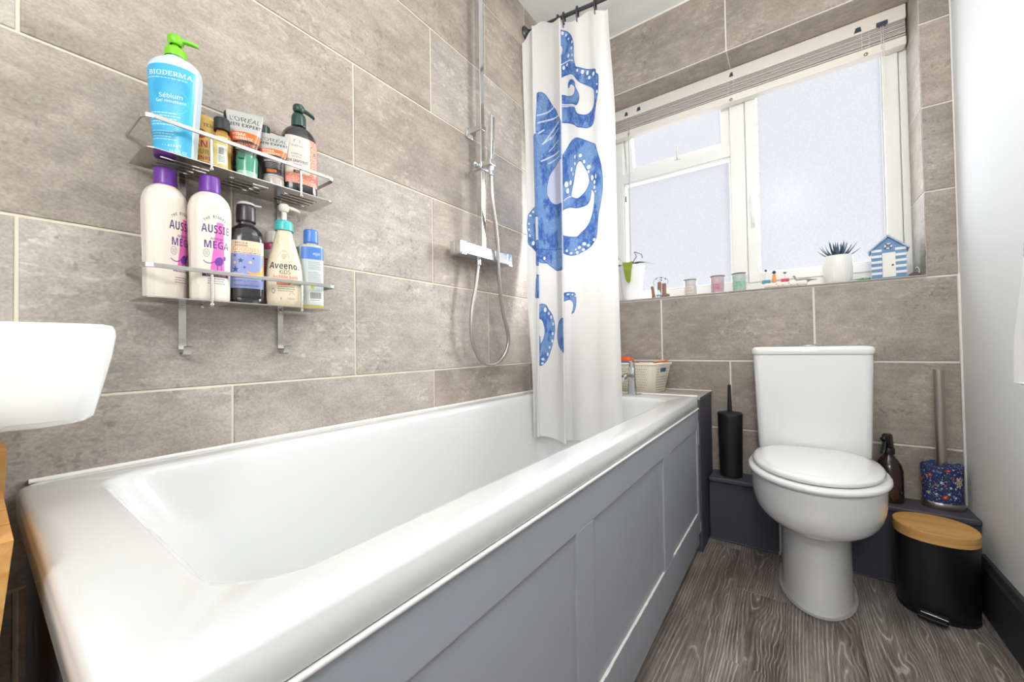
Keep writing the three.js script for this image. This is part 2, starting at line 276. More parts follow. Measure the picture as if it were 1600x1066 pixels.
// venetian blind drawn up under the head of the opening
{
  const x0 = 0.19, x1 = 1.405;
  const b = thing('venetian_blind', 'cream venetian blind drawn up into a flat stack across the top of the window', 'blind', [0, 0, 0]);
  part('headrail', rb(x0, x1, 2.099, 2.156, -0.186, -0.136, 0.004), M.blindM, b);
  const sg = rbox(x1 - x0 - 0.006, 0.0027, 0.046, 0.0009, 1);
  for (let i = 0; i < 14; i++) part('slat', sg, M.slat, b, [(x0 + x1) / 2 + rr(-0.0015, 0.0015), 2.0345 + i * 0.0048, -0.161 + rr(-0.003, 0.003)], [rr(-0.01, 0.01), 0, rr(-0.0006, 0.0006)]);
  part('bottom_rail', rb(x0, x1, 1.997, 2.0318, -0.184, -0.138, 0.005), M.blindM, b);
  for (const x of [0.305, 0.802, 1.285]) { part('cord_button', at(lathe([[0, 0], [0.006, 0], [0.007, 0.003], [0.003, 0.006], [0, 0.006]], 14), x, 2.006, -0.138, Math.PI / 2), M.steel, b); part('ladder_tape', [rb(x - 0.012, x - 0.0105, 2.03, 2.1, -0.1375, -0.1365, 0.0004, 1), rb(x + 0.0105, x + 0.012, 2.03, 2.1, -0.1375, -0.1365, 0.0004, 1)], M.blindM, b); }
  for (const [x, w, y] of [[0.292, 0.02, 2.121], [0.361, 0.022, 2.125], [0.805, 0.018, 2.126], [1.262, 0.024, 2.116]]) part('bracket_slot', at(loft([[[-w / 2, 0, 0], [w / 2, 0, 0], [w / 2 - 0.003, 0.02, 0], [-w / 2 + 0.006, 0.02, 0]], [[-w / 2, 0, 0.0015], [w / 2, 0, 0.0015], [w / 2 - 0.003, 0.02, 0.0015], [-w / 2 + 0.006, 0.02, 0.0015]]].map((r) => r.reverse())), x, y - 0.01, -0.1363), M.clip, b);
  part('cord_lock', [rb(1.318, 1.352, 2.098, 2.114, -0.137, -0.13, 0.002), rb(1.324, 1.346, 2.094, 2.1, -0.136, -0.128, 0.002)], M.clip, b);
  part('pull_cord', [tube([[1.337, 2.1, -0.131], [1.339, 1.9, -0.131], [1.34, 1.7, -0.132]], 0.0012, 10, 6), tube([[1.331, 2.1, -0.131], [1.332, 1.92, -0.131], [1.331, 1.75, -0.132]], 0.0012, 10, 6)], M.blindM, b);
  part('tilt_wand', [rod([0.306, 2.1, -0.15], [0.306, 2.0, -0.13], 0.0018, 8), rod([0.306, 2.0, -0.13], [0.304, 1.27, -0.132], 0.0026, 8)], M.sealGrey, b);
}
// added fill lamps (outside the frame): an opal globe pendant, and an opal globe wall light on the end wall
const opal = std(0xffffff, 0.5, { emissive: 0xfff6ea, emissiveIntensity: 1.4 });
{
  const [x, y, z] = FILL_LAMPS[0], l = thing('added_pendant', 'added opal globe fill pendant hanging from the ceiling, out of view', 'light', [x, 0, z]);
  part('ceiling_rose', at(lathe([[0, 0], [0.05, 0], [0.048, 0.012], [0.02, 0.022], [0, 0.024]]), 0, H - 0.0005, 0, Math.PI), M.upvc, l);
  part('cord', rod([0, y + 0.11, 0], [0, H - 0.02, 0], 0.003, 8), M.upvc, l);
  part('cap', at(lathe([[0.03, 0], [0.028, 0.012], [0.01, 0.024], [0, 0.025]]), 0, y + 0.092, 0), M.chrome, l);
  part('globe', at(new THREE.SphereGeometry(0.1, 40, 28), 0, y, 0), opal, l);
}
{
  const [x, y, z] = FILL_LAMPS[1], l = thing('added_wall_light', 'added opal globe fill light on the plain wall facing the window, out of view', 'light', [x, y, z]);
  part('wall_plate', at(lathe([[0, 0], [0.045, 0], [0.043, 0.008], [0.02, 0.014], [0, 0.014]]), 0, 0, ZB - z - 0.001, -Math.PI / 2), M.chrome, l);
  part('arm', rod([0, 0, 0.09], [0, 0, ZB - z - 0.012], 0.012), M.chrome, l);
  part('globe', new THREE.SphereGeometry(0.095, 40, 28), opal, l);
}

// ================= BATH =================
function rrect(x0, x1, z0, z1, r, k = 10) { // counter-clockwise from above
  const out = [], c = [[x1 - r, z0 + r, 0], [x0 + r, z0 + r, 1], [x0 + r, z1 - r, 2], [x1 - r, z1 - r, 3]];
  for (const [cx, cz, q] of c) for (let i = 0; i <= k; i++) { const t = (q + i / k) * Math.PI / 2; out.push([cx + r * Math.cos(t), cz - r * Math.sin(t)]); }
  return out;
}
function subdivide(ring, n = 3) { const o = []; ring.forEach((p, i) => { const q = ring[(i + 1) % ring.length]; for (let j = 0; j < n; j++) o.push([p[0] + (q[0] - p[0]) * j / n, p[1] + (q[1] - p[1]) * j / n]); }); return o; }
{
  const b = thing('bathtub', 'long white acrylic bath with a wide flat rim along the tiled wall', 'bath');
  const R = (x0, x1, z0, z1, r, y) => ringAt(rrect(x0, x1, z0, z1, r), y);
  const o = (d, y) => R(0.0035 + d, 0.706 - d, 0.272 + d, 1.954 - d, 0.03 - d * 0.2, y);
  const rows = [o(0.004, 0.5812), o(0.0012, 0.582), o(0, 0.5845), o(0, 0.59), o(0.0004, 0.612), o(0.0014, 0.6172), o(0.0036, 0.6215), o(0.007, 0.6243), o(0.012, 0.6258), o(0.03, 0.6263)];
  const I = (dl, dr, df, dn, r, y) => R(0.072 + dl, 0.632 - dr, 0.43 + df, 1.868 - dn, r, y);
  rows.push(I(-0.012, -0.012, -0.012, -0.012, 0.085, 0.6258), I(-0.006, -0.006, -0.006, -0.006, 0.08, 0.625), I(-0.001, -0.001, -0.001, -0.001, 0.075, 0.6215), I(0.003, 0.003, 0.003, 0.005, 0.072, 0.615), I(0.006, 0.006, 0.005, 0.014, 0.07, 0.60),
    I(0.012, 0.012, 0.01, 0.05, 0.075, 0.53), I(0.02, 0.02, 0.02, 0.10, 0.085, 0.43), I(0.03, 0.03, 0.03, 0.155, 0.095, 0.32), I(0.042, 0.042, 0.045, 0.19, 0.105, 0.26), I(0.065, 0.065, 0.07, 0.23, 0.11, 0.222), I(0.11, 0.11, 0.12, 0.3, 0.11, 0.205), I(0.2, 0.2, 0.25, 0.5, 0.07, 0.2));
  const S = (x1, z0, z1, r, y) => R(0.03, x1, z0, z1, r, y);
  rows.unshift(S(0.52, 0.62, 1.45, 0.08, 0.185), S(0.56, 0.5, 1.6, 0.1, 0.2), S(0.61, 0.44, 1.7, 0.1, 0.3), S(0.63, 0.42, 1.84, 0.09, 0.5), S(0.645, 0.41, 1.885, 0.08, 0.585), o(0.0095, 0.585));
  part('tub', loft(rows, true, true, 0.9), M.acrylic, b);
  for (const g of [tube([[0.0072, 0.6268, 0.28], [0.0077, 0.627, 1.1], [0.0072, 0.6268, 1.94]], 0.0042, 20, 8), tube([[0.012, 0.6252, 0.272], [0.7, 0.6252, 0.272]], 0.003, 8, 8)]) part('sealant_bead', g, M.seal, b);
  part('waste', at(lathe([[0, 0], [0.032, 0], [0.035, 0.002], [0.03, 0.006], [0, 0.008]]), 0.35, 0.2, 0.75), M.chrome, b);
}
{
  const p = thing('bath_casing', 'grey-blue painted shaker panel down the side of the bath, chipped white along its lower rail', 'bath panel');
  part('backing_board', rb(0.668, 0.6965, 0.03, 0.579, 0.275, 1.93, 0.001, 1), M.panel, p);
  part('top_rail', rb(0.690, 0.7015, 0.4985, 0.5785, 0.272, 1.942, 0.0012), M.panel, p);
  part('bottom_rail', rb(0.690, 0.702, 0.082, 0.166, 0.272, 1.942, 0.0012), M.panel, p);
  for (const [a, c] of [[1.862, 1.942], [1.286, 1.36], [0.702, 0.79], [0.272, 0.30]]) part('stile', rb(0.690, 0.7015, 0.1655, 0.499, a, c, 0.0012), M.panel, p);
  part('panel_joint', rb(0.6995, 0.7018, 0.17, 0.5, 1.2835, 1.2855, 0.0006, 1), M.panel, p);
  part('plinth', rb(0.64, 0.6775, 0, 0.083, 0.272, 1.93, 0.001, 1), M.panel, p);
  part('end_board', rb(0.01, 0.69, 0, 0.578, 1.928, 1.942, 0.001, 1), M.panelDark, p);
  part('caulk_line', tube([[0.7032, 0.5762, 0.276], [0.7036, 0.5764, 1.1], [0.7032, 0.5762, 1.936]], 0.0038, 16, 6), M.seal, p);
  const chips = [], raw = [];
  for (let z = 0.80; z < 1.40; z += 0.02) chips.push(rb(0.692, 0.7022 + rr(-0.0012, 0.0006), 0.164, 0.1664 + rr(0, 0.0008), z, z + 0.0195 + rr(0, 0.003), 0.0006, 1));
  for (let z = 0.32; z < 0.68; z += 0.02) chips.push(rb(0.692, 0.7014 + rr(-0.0012, 0.0006), 0.164, 0.1664 + rr(0, 0.0005), z, z + 0.0195, 0.0006, 1));
  for (const z of [0.64, 0.665, 0.9, 0.94, 1.06, 1.2, 1.31]) raw.push(rb(0.694, 0.7027, 0.1615 + rr(0, 0.002), 0.1655, z, z + rr(0.006, 0.02), 0.0006, 1));
  part('chipped_edge', chips, M.chip, p).userData.kind = 'stuff'; for (const g of raw) part('bare_wood', g, M.chipWood, p);
  for (const g of [rb(0.692, 0.7022, 0.553, 0.562, 0.274, 0.28, 0.001, 1), rb(0.69, 0.7022, 0.43, 0.52, 0.2712, 0.2735, 0.001, 1), rb(0.67, 0.703, 0.085, 0.12, 0.2708, 0.2745, 0.001, 1)]) part('paint_nick', g, M.chip, p);
}
{
  const p = thing('ledge_box', 'dark painted box with a brown tiled top between the bath end and the window wall', 'ledge');
  part('side_board', rb(0.01, 0.708, 0, 0.611, 0.001, 0.27, 0.002), M.slate, p);
  for (const [a, c] of [[0.003, 0.496], [0.5, 0.71]]) part('tile', tileGeo(c - a, 0.262, 0.009, 0.0012, rr(0, 1), rr(0, 1)), M.tile, p, [(a + c) / 2, 0.611, 0.136], [-Math.PI / 2, 0, 0]);
  part('edge_trim', rb(0.7085, 0.7115, 0.608, 0.6205, 0.002, 0.268, 0.001, 1), M.panelDark, p); part('grout_line', rb(0.01, 0.71, 0.6185, 0.6235, 0.003, 0.0075, 0.001, 1), M.groutB, p);
}
{
  const p = thing('pipe_boxing', 'low dark slate-painted boxing along the foot of the window wall behind the toilet', 'boxing');
  part('front_board', rb(0.711, W - 0.001, 0, 0.248, 0.004, 0.122, 0.002), M.slate, p);
  part('top_board', rb(0.7115, W - 0.0005, 0.248, 0.267, 0.0035, 0.136, 0.006, 3), M.slate, p);
  part('floor_bead', rod([0.715, 0.004, 0.123], [1.47, 0.004, 0.123], 0.004, 8), M.slate, p);
  part('chipped_paint', [rb(0.958, 0.966, 0.01, 0.15, 0.1215, 0.1235, 0.0008, 1), rb(0.955, 0.964, 0.0, 0.014, 0.1215, 0.128, 0.002, 1)], M.chip, p);
}

// ================= TOILET =================
{
  const cx = 1.067, t = thing('toilet', 'white close-coupled toilet with its lid down under the window', 'toilet');
  const egg = (a, zb, zf, n, y, k = 56) => { // pointed to +z, squarish at the back
    const zc = zb + (zf - zb) * 0.42, out = [];
    for (let i = 0; i < k; i++) { const th = i / k * Math.PI * 2, c = Math.cos(th), s = Math.sin(th), fr = s < 0; const e = fr ? 2 : n; out.push([cx + a * Math.sign(c) * Math.abs(c) ** (2 / e), y, s < 0 ? zc + (zf - zc) * Math.abs(s) ** (2 / e) : zc - (zc - zb) * Math.abs(s) ** (2 / e)]); }
    return out;
  };
  const rows = smooth([[0.002, 0.100, 0.137, 0.487, 4], [0.012, 0.0985, 0.137, 0.486, 4], [0.09, 0.0965, 0.137, 0.482, 4], [0.17, 0.0955, 0.137, 0.479, 4], [0.222, 0.0965, 0.137, 0.48, 4], [0.243, 0.104, 0.137, 0.495, 4], [0.258, 0.124, 0.137, 0.536, 3.6], [0.273, 0.147, 0.137, 0.578, 3.4], [0.292, 0.163, 0.137, 0.603, 3.2], [0.32, 0.1725, 0.137, 0.617, 3.2], [0.35, 0.1765, 0.137, 0.623, 3.2], [0.395, 0.178, 0.137, 0.628, 3.2], [0.408, 0.178, 0.137, 0.629, 3.2], [0.414, 0.174, 0.139, 0.624, 3.2]], 3);
  part('pan', loft(rows.map(([y, a, zb, zf, n]) => egg(a, zb, zf, n, y)), true, true, 1.2), M.white, t);
  part('silicone_ring', loft([[0.0005, 0.106], [0.003, 0.107], [0.006, 0.1005]].map(([y, a]) => egg(a, 0.137, 0.387 + a, 4, y)), true, true), M.sealGrey, t);
  part('seat', loft([[0.4145, 0.176, 0.216, 0.63], [0.4175, 0.181, 0.212, 0.637], [0.424, 0.1835, 0.21, 0.641], [0.431, 0.182, 0.211, 0.639], [0.4345, 0.177, 0.214, 0.632]].map(([y, a, zb, zf]) => egg(a, zb, zf, 3, y)), true, true, 1.2), M.white, t);
  part('lid', loft([[0.4375, 0.164, 0.206, 0.615], [0.439, 0.1685, 0.203, 0.621], [0.445, 0.1705, 0.202, 0.624], [0.451, 0.1685, 0.203, 0.621], [0.4555, 0.161, 0.206, 0.61], [0.458, 0.14, 0.216, 0.58], [0.4605, 0.09, 0.25, 0.5]].map(([y, a, zb, zf]) => egg(a, zb, zf, 2.7, y)), true, true, 1.2), M.white, t);
  for (const g of [rod([cx - 0.09, 0.436, 0.207], [cx - 0.05, 0.436, 0.207], 0.008), rod([cx + 0.05, 0.436, 0.207], [cx + 0.09, 0.436, 0.207], 0.008)]) part('hinge', g, M.white, t);
  const box = (x0, x1, z0, z1, r, y) => ringAt(rrect(x0, x1, z0, z1, r, 6), y);
  part('cistern', loft(smooth([[0.414, 0.155, 0.172], [0.424, 0.1645, 0.186], [0.434, 0.167, 0.189], [0.60, 0.172, 0.1915], [0.78, 0.177, 0.194], [0.791, 0.177, 0.194]], 3).map(([y, a, z]) => box(cx - a, cx + a, 0.006, z, 0.026, y)), true, true), M.white, t);
  part('cistern_lid', loft([[0.792, 0.177, 0.195], [0.7935, 0.180, 0.198], [0.798, 0.1815, 0.1995], [0.811, 0.1815, 0.1995], [0.817, 0.179, 0.197], [0.8205, 0.173, 0.191], [0.8215, 0.16, 0.178]].map(([y, a, z]) => box(cx - a, cx + a, 0.005, z, 0.026, y)), true, true), M.white, t);
  part('flush_button', at(lathe([[0, 0], [0.026, 0], [0.027, 0.004], [0.022, 0.007], [0.021, 0.006], [0, 0.006]]), cx, 0.8213, 0.1), M.chrome, t);
}

// ================= SHOWER CURTAIN AND RAIL =================
{
  const r = thing('curtain_rail', 'dark grey metal shower curtain rail from the tiled wall round the bath', 'rail');
  const y = 2.35;
  part('rail', tube([[0.004, y, 0.43], [0.2, y, 0.406], [0.4, y, 0.378], [0.58, y, 0.37], [0.665, y, 0.40], [0.70, y, 0.50], [0.70, y, 0.9], [0.70, y, 1.6], [0.70, y, 2.2]], 0.0085, 90, 12), M.gun, r);
  part('wall_flange', at(lathe([[0.0095, 0], [0.03, 0], [0.031, 0.004], [0.024, 0.012], [0.014, 0.018], [0.0095, 0.022]]), 0.0026, y, 0.4302, 0, 0, -Math.PI / 2), M.gun, r);
  part('ceiling_support', [rod([0.70, y + 0.007, 1.6], [0.70, H - 0.006, 1.6], 0.006), at(lathe([[0, 0], [0.025, 0], [0.025, 0.006], [0, 0.01]]), 0.70, H, 1.6, Math.PI)], M.gun, r);
  part('end_flange', at(lathe([[0, 0], [0.028, 0], [0.028, 0.006], [0.01, 0.02], [0, 0.02]]), 0.70, y, 2.2, -Math.PI / 2), M.gun, r);
  const g = new THREE.TorusGeometry(0.0185, 0.004, 8, 22); g.scale(0.8, 1.35, 1);
  const spots = [[0.098, 0.417], [0.17, 0.4085], [0.198, 0.405], [0.262, 0.397], [0.343, 0.386]];
  const where = ['nearest the tiled wall', 'second from the tiled wall', 'third from the tiled wall', 'fourth from the tiled wall', 'farthest from the tiled wall'];
  const proto = thing('curtain_ring', '', 'ring'); part('loop', at(g, 0, -0.009, 0, 0, Math.PI / 2), M.gun, proto); part('hook', [tube([[0, -0.032, 0], [0, -0.04, 0.008], [0, -0.05, 0.009], [0, -0.054, 0.004]], 0.0024, 10, 6)], M.gun, proto);
  spots.forEach(([x, z], i) => {
    const c = i ? proto.clone() : proto; if (i) { c.name = numbered('curtain_ring'); scene.add(c); }
    c.position.set(x, y, z); c.rotation.y = 0.13; c.userData = { label: `dark curtain ring on the shower rail, ${where[i]}`, category: 'ring', group: 'shower curtain rings' };
  });
}
{
  const CW = 525, Y0 = 380, Y1 = 2400, PX = 1024, PY = 2048;
  const sx = PX / CW, sy = PY / (Y1 - Y0);
  // the printed octopus, in millimetres across and up the cloth
  const bodies = [[251,2300,298,2280,326,2249,339,2216,342,2176,339,2144,343,2121,349,2092,365,2087,395,2073,429,2058,452,2046,449,2027,464,2016,463,1984,457,1933,449,1903,441,1874,434,1844,430,1819,414,1803,392,1803,348,1818,338,1830,317,1848,285,1867,254,1869],[260,1709,285,1751,304,1773,338,1778,384,1753,433,1718,444,1677,461,1620,468,1561,466,1504,455,1449,439,1394,432,1343,426,1308,399,1275,364,1251,329,1241,295,1244,261,1260],[261,1073,286,1079,306,1073,324,1072,330,1043,328,1011,319,985,302,975,299,978,311,1002,311,1026,300,1038,286,1043,261,1033],[105,2022,120,2026,142,2015,161,1983,180,1948,201,1915,213,1886,234,1836,234,1725,94,1772,101,1919,105,1972],[94,1844,234,1793,233,1203,97,1223],[97,1291,233,1267,233,1168,194,1172,171,1188,142,1211,120,1231,97,1249],[96,1032,128,1027,139,1001,159,980,170,949,175,916,167,873,154,835,139,796,121,763,95,746,95,808,100,847,110,863,119,897,116,930,106,959,96,959],[233,962,202,948,190,921,185,883,190,850,202,829,234,804],[58,1821,73,1817,85,1759,53,1770],[55,1829,84,1818,89,1434,69,1438,44,1472,44,1336,91,1323,94,1226,42,1232,43,1274,31,1290,2,1320,4,1354,0,1412,6,1463,26,1487,49,1502,56,1660],[41,1292,92,1285,94,1204,39,1210],[40,1159,95,1165,96,1054,34,1056],[29,886,100,888,102,816,22,816]];
  const holes = [[253,2067,277,2083,307,2080,333,2067,347,2042,365,2018,391,2002,420,1980,436,1961,437,1923,432,1888,415,1869,390,1862,355,1873,341,1894,336,1918,311,1936,279,1949,254,1949],[252,2234,276,2215,271,2177,253,2156],[358,1671,373,1644,390,1607,398,1567,389,1543,373,1515,343,1495,302,1517,308,1542,320,1577,328,1613,339,1653],[260,1459,275,1470,296,1473,337,1457,370,1457,394,1473,403,1508,404,1534,420,1509,417,1467,409,1427,395,1387,374,1354,336,1322,307,1330,261,1343],[234,1680,187,1651,159,1627,144,1576,144,1537,165,1498,193,1478,234,1471]];
  const again = [[296,2023,298,2044,313,2052,333,2042,344,2021,345,1999,360,1974,364,1949,359,1929,346,1916,330,1932,298,1949,254,1961,254,1995,276,1997,299,1982,324,1971,338,1980,341,2001,332,2016,319,2028,309,2023,304,2015]];
  const suckers = [[274,2276,8,11],[293,2263,6,9],[308,2239,6,7],[331,2214,5,9],[326,2188,6,9],[305,2163,9,11],[329,2155,5,9],[277,2118,8,12],[295,2127,7,9],[381,2062,9,13],[404,2051,8,13],[413,2026,8,10],[437,2031,8,12],[451,1940,5,10],[453,1974,4,6],[357,2074,6,8],[331,1692,6,11],[359,1688,10,11],[330,1661,6,10],[375,1658,6,11],[309,1643,7,13],[395,1630,12,12],[393,1610,7,9],[318,1618,4,10],[410,1578,8,15],[429,1578,5,13],[281,1581,10,17],[302,1584,9,14],[421,1555,7,11],[286,1550,8,16],[420,1533,6,11],[424,1513,5,7],[369,1288,10,10],[385,1280,8,8],[347,1274,10,9],[365,1262,8,8],[412,1302,8,9],[301,1256,10,8],[335,1253,9,9],[280,1270,6,8],[328,1268,6,6],[283,1067,8,5],[307,1064,6,5],[324,1055,3,6],[122,1002,8,14],[140,984,5,9],[152,967,6,11],[162,936,5,10],[159,892,7,10],[156,860,6,10],[141,832,6,9],[131,802,6,10],[110,780,8,8],[108,762,7,6],[123,1243,7,10],[29,1472,7,7],[15,1455,7,7],[9,1416,5,8],[9,1388,5,9],[12,1359,5,9],[27,1322,9,13],[51,1296,7,8]];
  const streaks = [[258,2126,284,2147,308,2146,334,2127,7],[259,1946,286,1945,311,1936,338,1918,8],[271,1506,279,1518,291,1523,303,1519,6],[106,1916,138,1920,168,1920,187,1935,7],[108,1880,133,1889,175,1882,218,1877,8],[109,1832,120,1836,126,1840,134,1844,8],[129,1780,152,1802,176,1830,218,1847,8],[167,1789,181,1800,199,1810,217,1819,5],[126,1779,144,1789,158,1792,171,1800,8],[118,1700,147,1708,182,1710,217,1713,8],[158,1737,181,1748,199,1762,217,1765,6],[153,1681,176,1685,199,1686,217,1690,5]];
  const print = canvasTex(PX, PY, (c) => {
    const paper = '#f4f3f2'; c.fillStyle = paper; c.fillRect(0, 0, PX, PY);
    const X = (u) => u * sx, Y = (y) => (Y1 - y) * sy;
    const closed = (q0) => { const q = []; for (let i = 0; i < q0.length; i += 2) { const x = q0[i], y = q0[i + 1], x2 = q0[(i + 2) % q0.length], y2 = q0[(i + 3) % q0.length], m = Math.max(1, Math.round(Math.hypot(x2 - x, y2 - y) / 26)); for (let k = 0; k < m; k++) q.push(x + (x2 - x) * k / m, y + (y2 - y) * k / m); } const n = q.length / 2, P = (i) => [X(q[((i + n) % n) * 2]), Y(q[((i + n) % n) * 2 + 1])]; c.beginPath(); for (let i = 0; i < n; i++) { const p = P(i), r = P(i + 1), m = [(p[0] + r[0]) / 2, (p[1] + r[1]) / 2]; if (!i) { const o = P(-1); c.moveTo((p[0] + o[0]) / 2, (p[1] + o[1]) / 2); } c.quadraticCurveTo(p[0], p[1], m[0], m[1]); } c.closePath(); };
    const blob = (x, y, w, h, col, r = 0) => { c.fillStyle = col; c.beginPath(); c.ellipse(x, y, w, h, r, 0, 6.3); c.fill(); };
    const strip = (q) => { const u = Math.max(...q.filter((_, i) => i % 2 === 0)); c.beginPath(); if (u > 245) c.rect(X(263), 0, X(270), PY); else if (u > 99) c.rect(X(94), 0, X(138), PY); else c.rect(0, 0, X(86), PY); c.clip(); };
    const arm = (q, dense = 1) => {
      c.save(); strip(q); closed(q); c.clip(); const us = q.filter((_, i) => i % 2 === 0), ys = q.filter((_, i) => i % 2 === 1), u0 = Math.min(...us), u1 = Math.max(...us), y0 = Math.min(...ys), y1 = Math.max(...ys), A = (u1 - u0) * (y1 - y0) / 1000;
      c.fillStyle = '#6c95ca'; c.fillRect(X(u0), Y(y1), X(u1 - u0), (y1 - y0) * sy);
      for (let i = 0; i < A * 14; i++) { const x = rr(u0, u1), y = rr(y0, y1), n = fbm(x / 45, y / 60, 64, 64, 3, 701); blob(X(x), Y(y), rr(6, 18), rr(5, 16), n > 0.5 ? 'rgba(42,86,172,.28)' : 'rgba(124,162,210,.30)', rnd() * 3); }
      for (let i = 0; i < A * 26; i++) { const x = rr(u0, u1), y = rr(y0, y1), n = fbm(x / 40 + 9, y / 50, 64, 64, 3, 721); if (n > 0.44) blob(X(x), Y(y), rr(0.7, 2.6), rr(0.6, 2.2), rnd() < 0.7 ? 'rgba(216,228,246,.6)' : 'rgba(26,62,146,.65)'); }
      c.strokeStyle = 'rgba(38,80,164,.75)'; c.lineWidth = 7; closed(q); c.stroke(); c.restore();
    };
    bodies.forEach((q) => arm(q));
    holes.forEach((q, i) => { c.save(); strip(q); closed(q); c.fillStyle = i === 4 ? '#cdd3ec' : paper; c.fill(); c.strokeStyle = 'rgba(40,82,166,.75)'; c.lineWidth = 4; c.stroke(); c.restore(); });
    again.forEach((q) => arm(q));
    c.lineCap = 'round'; c.strokeStyle = 'rgba(228,234,246,.92)';
    for (const q of streaks) { c.save(); strip(q.slice(0, -1)); c.lineWidth = q[q.length - 1]; c.beginPath(); c.moveTo(X(q[0]), Y(q[1])); c.bezierCurveTo(X(q[2]), Y(q[3]), X(q[4]), Y(q[5]), X(q[6]), Y(q[7])); c.stroke(); c.restore(); }
    for (const [u, y, a, b] of suckers) { blob(X(u), Y(y), a * sx * 0.9 + 1.5, b * sy * 0.9 + 1.5, 'rgba(36,78,160,.8)'); blob(X(u), Y(y), a * sx * 0.85, b * sy * 0.85, '#f2f4f8'); }
  });
  // plan of the gathered cloth: [x, z, across the cloth in mm]
  const plan = [[0.014, 0.468, 0], [0.03, 0.452, 20], [0.05, 0.447, 42], [0.07, 0.456, 66], [0.072, 0.47, 78], [0.064, 0.468, 88], [0.067, 0.45, 98], [0.085, 0.436, 118], [0.115, 0.427, 150], [0.15, 0.43, 186], [0.18, 0.446, 214], [0.196, 0.455, 228], [0.197, 0.442, 240], [0.183, 0.424, 252], [0.1725, 0.408, 263], [0.178, 0.398, 270], [0.2, 0.392, 292], [0.23, 0.402, 323], [0.262, 0.406, 356], [0.295, 0.394, 389], [0.325, 0.393, 419], [0.355, 0.405, 449], [0.385, 0.406, 479], [0.41, 0.396, 504], [0.432, 0.402, 525]];
  const fine = smooth(plan, 6, true), rowsN = 80, pos = [], uv = [], idx = [], nf = fine.length;
  for (let j = 0; j <= rowsN; j++) for (let i = 0; i < nf; i++) {
    const [x, z, u] = fine[i], f = j / rowsN;
    const top = 2.318 + 0.035 * Math.exp(-(((u - 135) / 42) ** 2)) + 0.012 * Math.exp(-(((u - 60) / 14) ** 2)) - 0.05 * sstep(40, 0, u) + (u > 262 ? 0.012 * Math.sin((u - 262) / 262 * Math.PI * 3.5 + 1.4) - 0.016 * sstep(490, 525, u) : 0);
    const bot = 0.438 + 0.01 * Math.sin(u * 0.02), y = bot + (top - bot) * f;
    const k = sstep(1.75, 2.34, y), wob = 0.006 * Math.sin(y * 3.1 + u * 0.018) * (1 - k);
    const xx = u > 262 ? 0.1725 + (x - 0.1725) * (1.0 - 0.17 * k + 0.02 * sstep(1.2, 0.4, y)) + 0.010 * k : x;
    const zz = mix(z, (z - 0.42) * 0.7 + 0.447 - 0.13 * x, k) + wob + (y < 1.2 ? 0.01 * (1.2 - y) : 0);
    const low = 0.085 * sstep(1.45, 0.62, y);
    pos.push(Math.max(mix(0.1 + 0.012 * x, 0.011, sstep(0.6, 1.35, y)), xx + low * (0.64 - 0.62 * x)), y, zz + low); uv.push(u / CW, (y * 1000 - Y0) / (Y1 - Y0));
  }
  for (let j = 0; j < rowsN; j++) for (let i = 0; i < nf - 1; i++) { const a = j * nf + i; idx.push(a, a + 1, a + nf, a + 1, a + nf + 1, a + nf); }
  const g = new THREE.BufferGeometry(); g.setAttribute('position', new THREE.Float32BufferAttribute(pos, 3)); g.setAttribute('uv', new THREE.Float32BufferAttribute(uv, 2)); g.setIndex(idx); g.computeVertexNormals();
  const t = thing('shower_curtain', 'white shower curtain printed with a large blue octopus, hanging inside the bath', 'curtain');
  part('cloth', g, std(0xffffff, 0.85, { map: print, transmission: 0.32, thickness: 0, side: THREE.DoubleSide }), t);
}

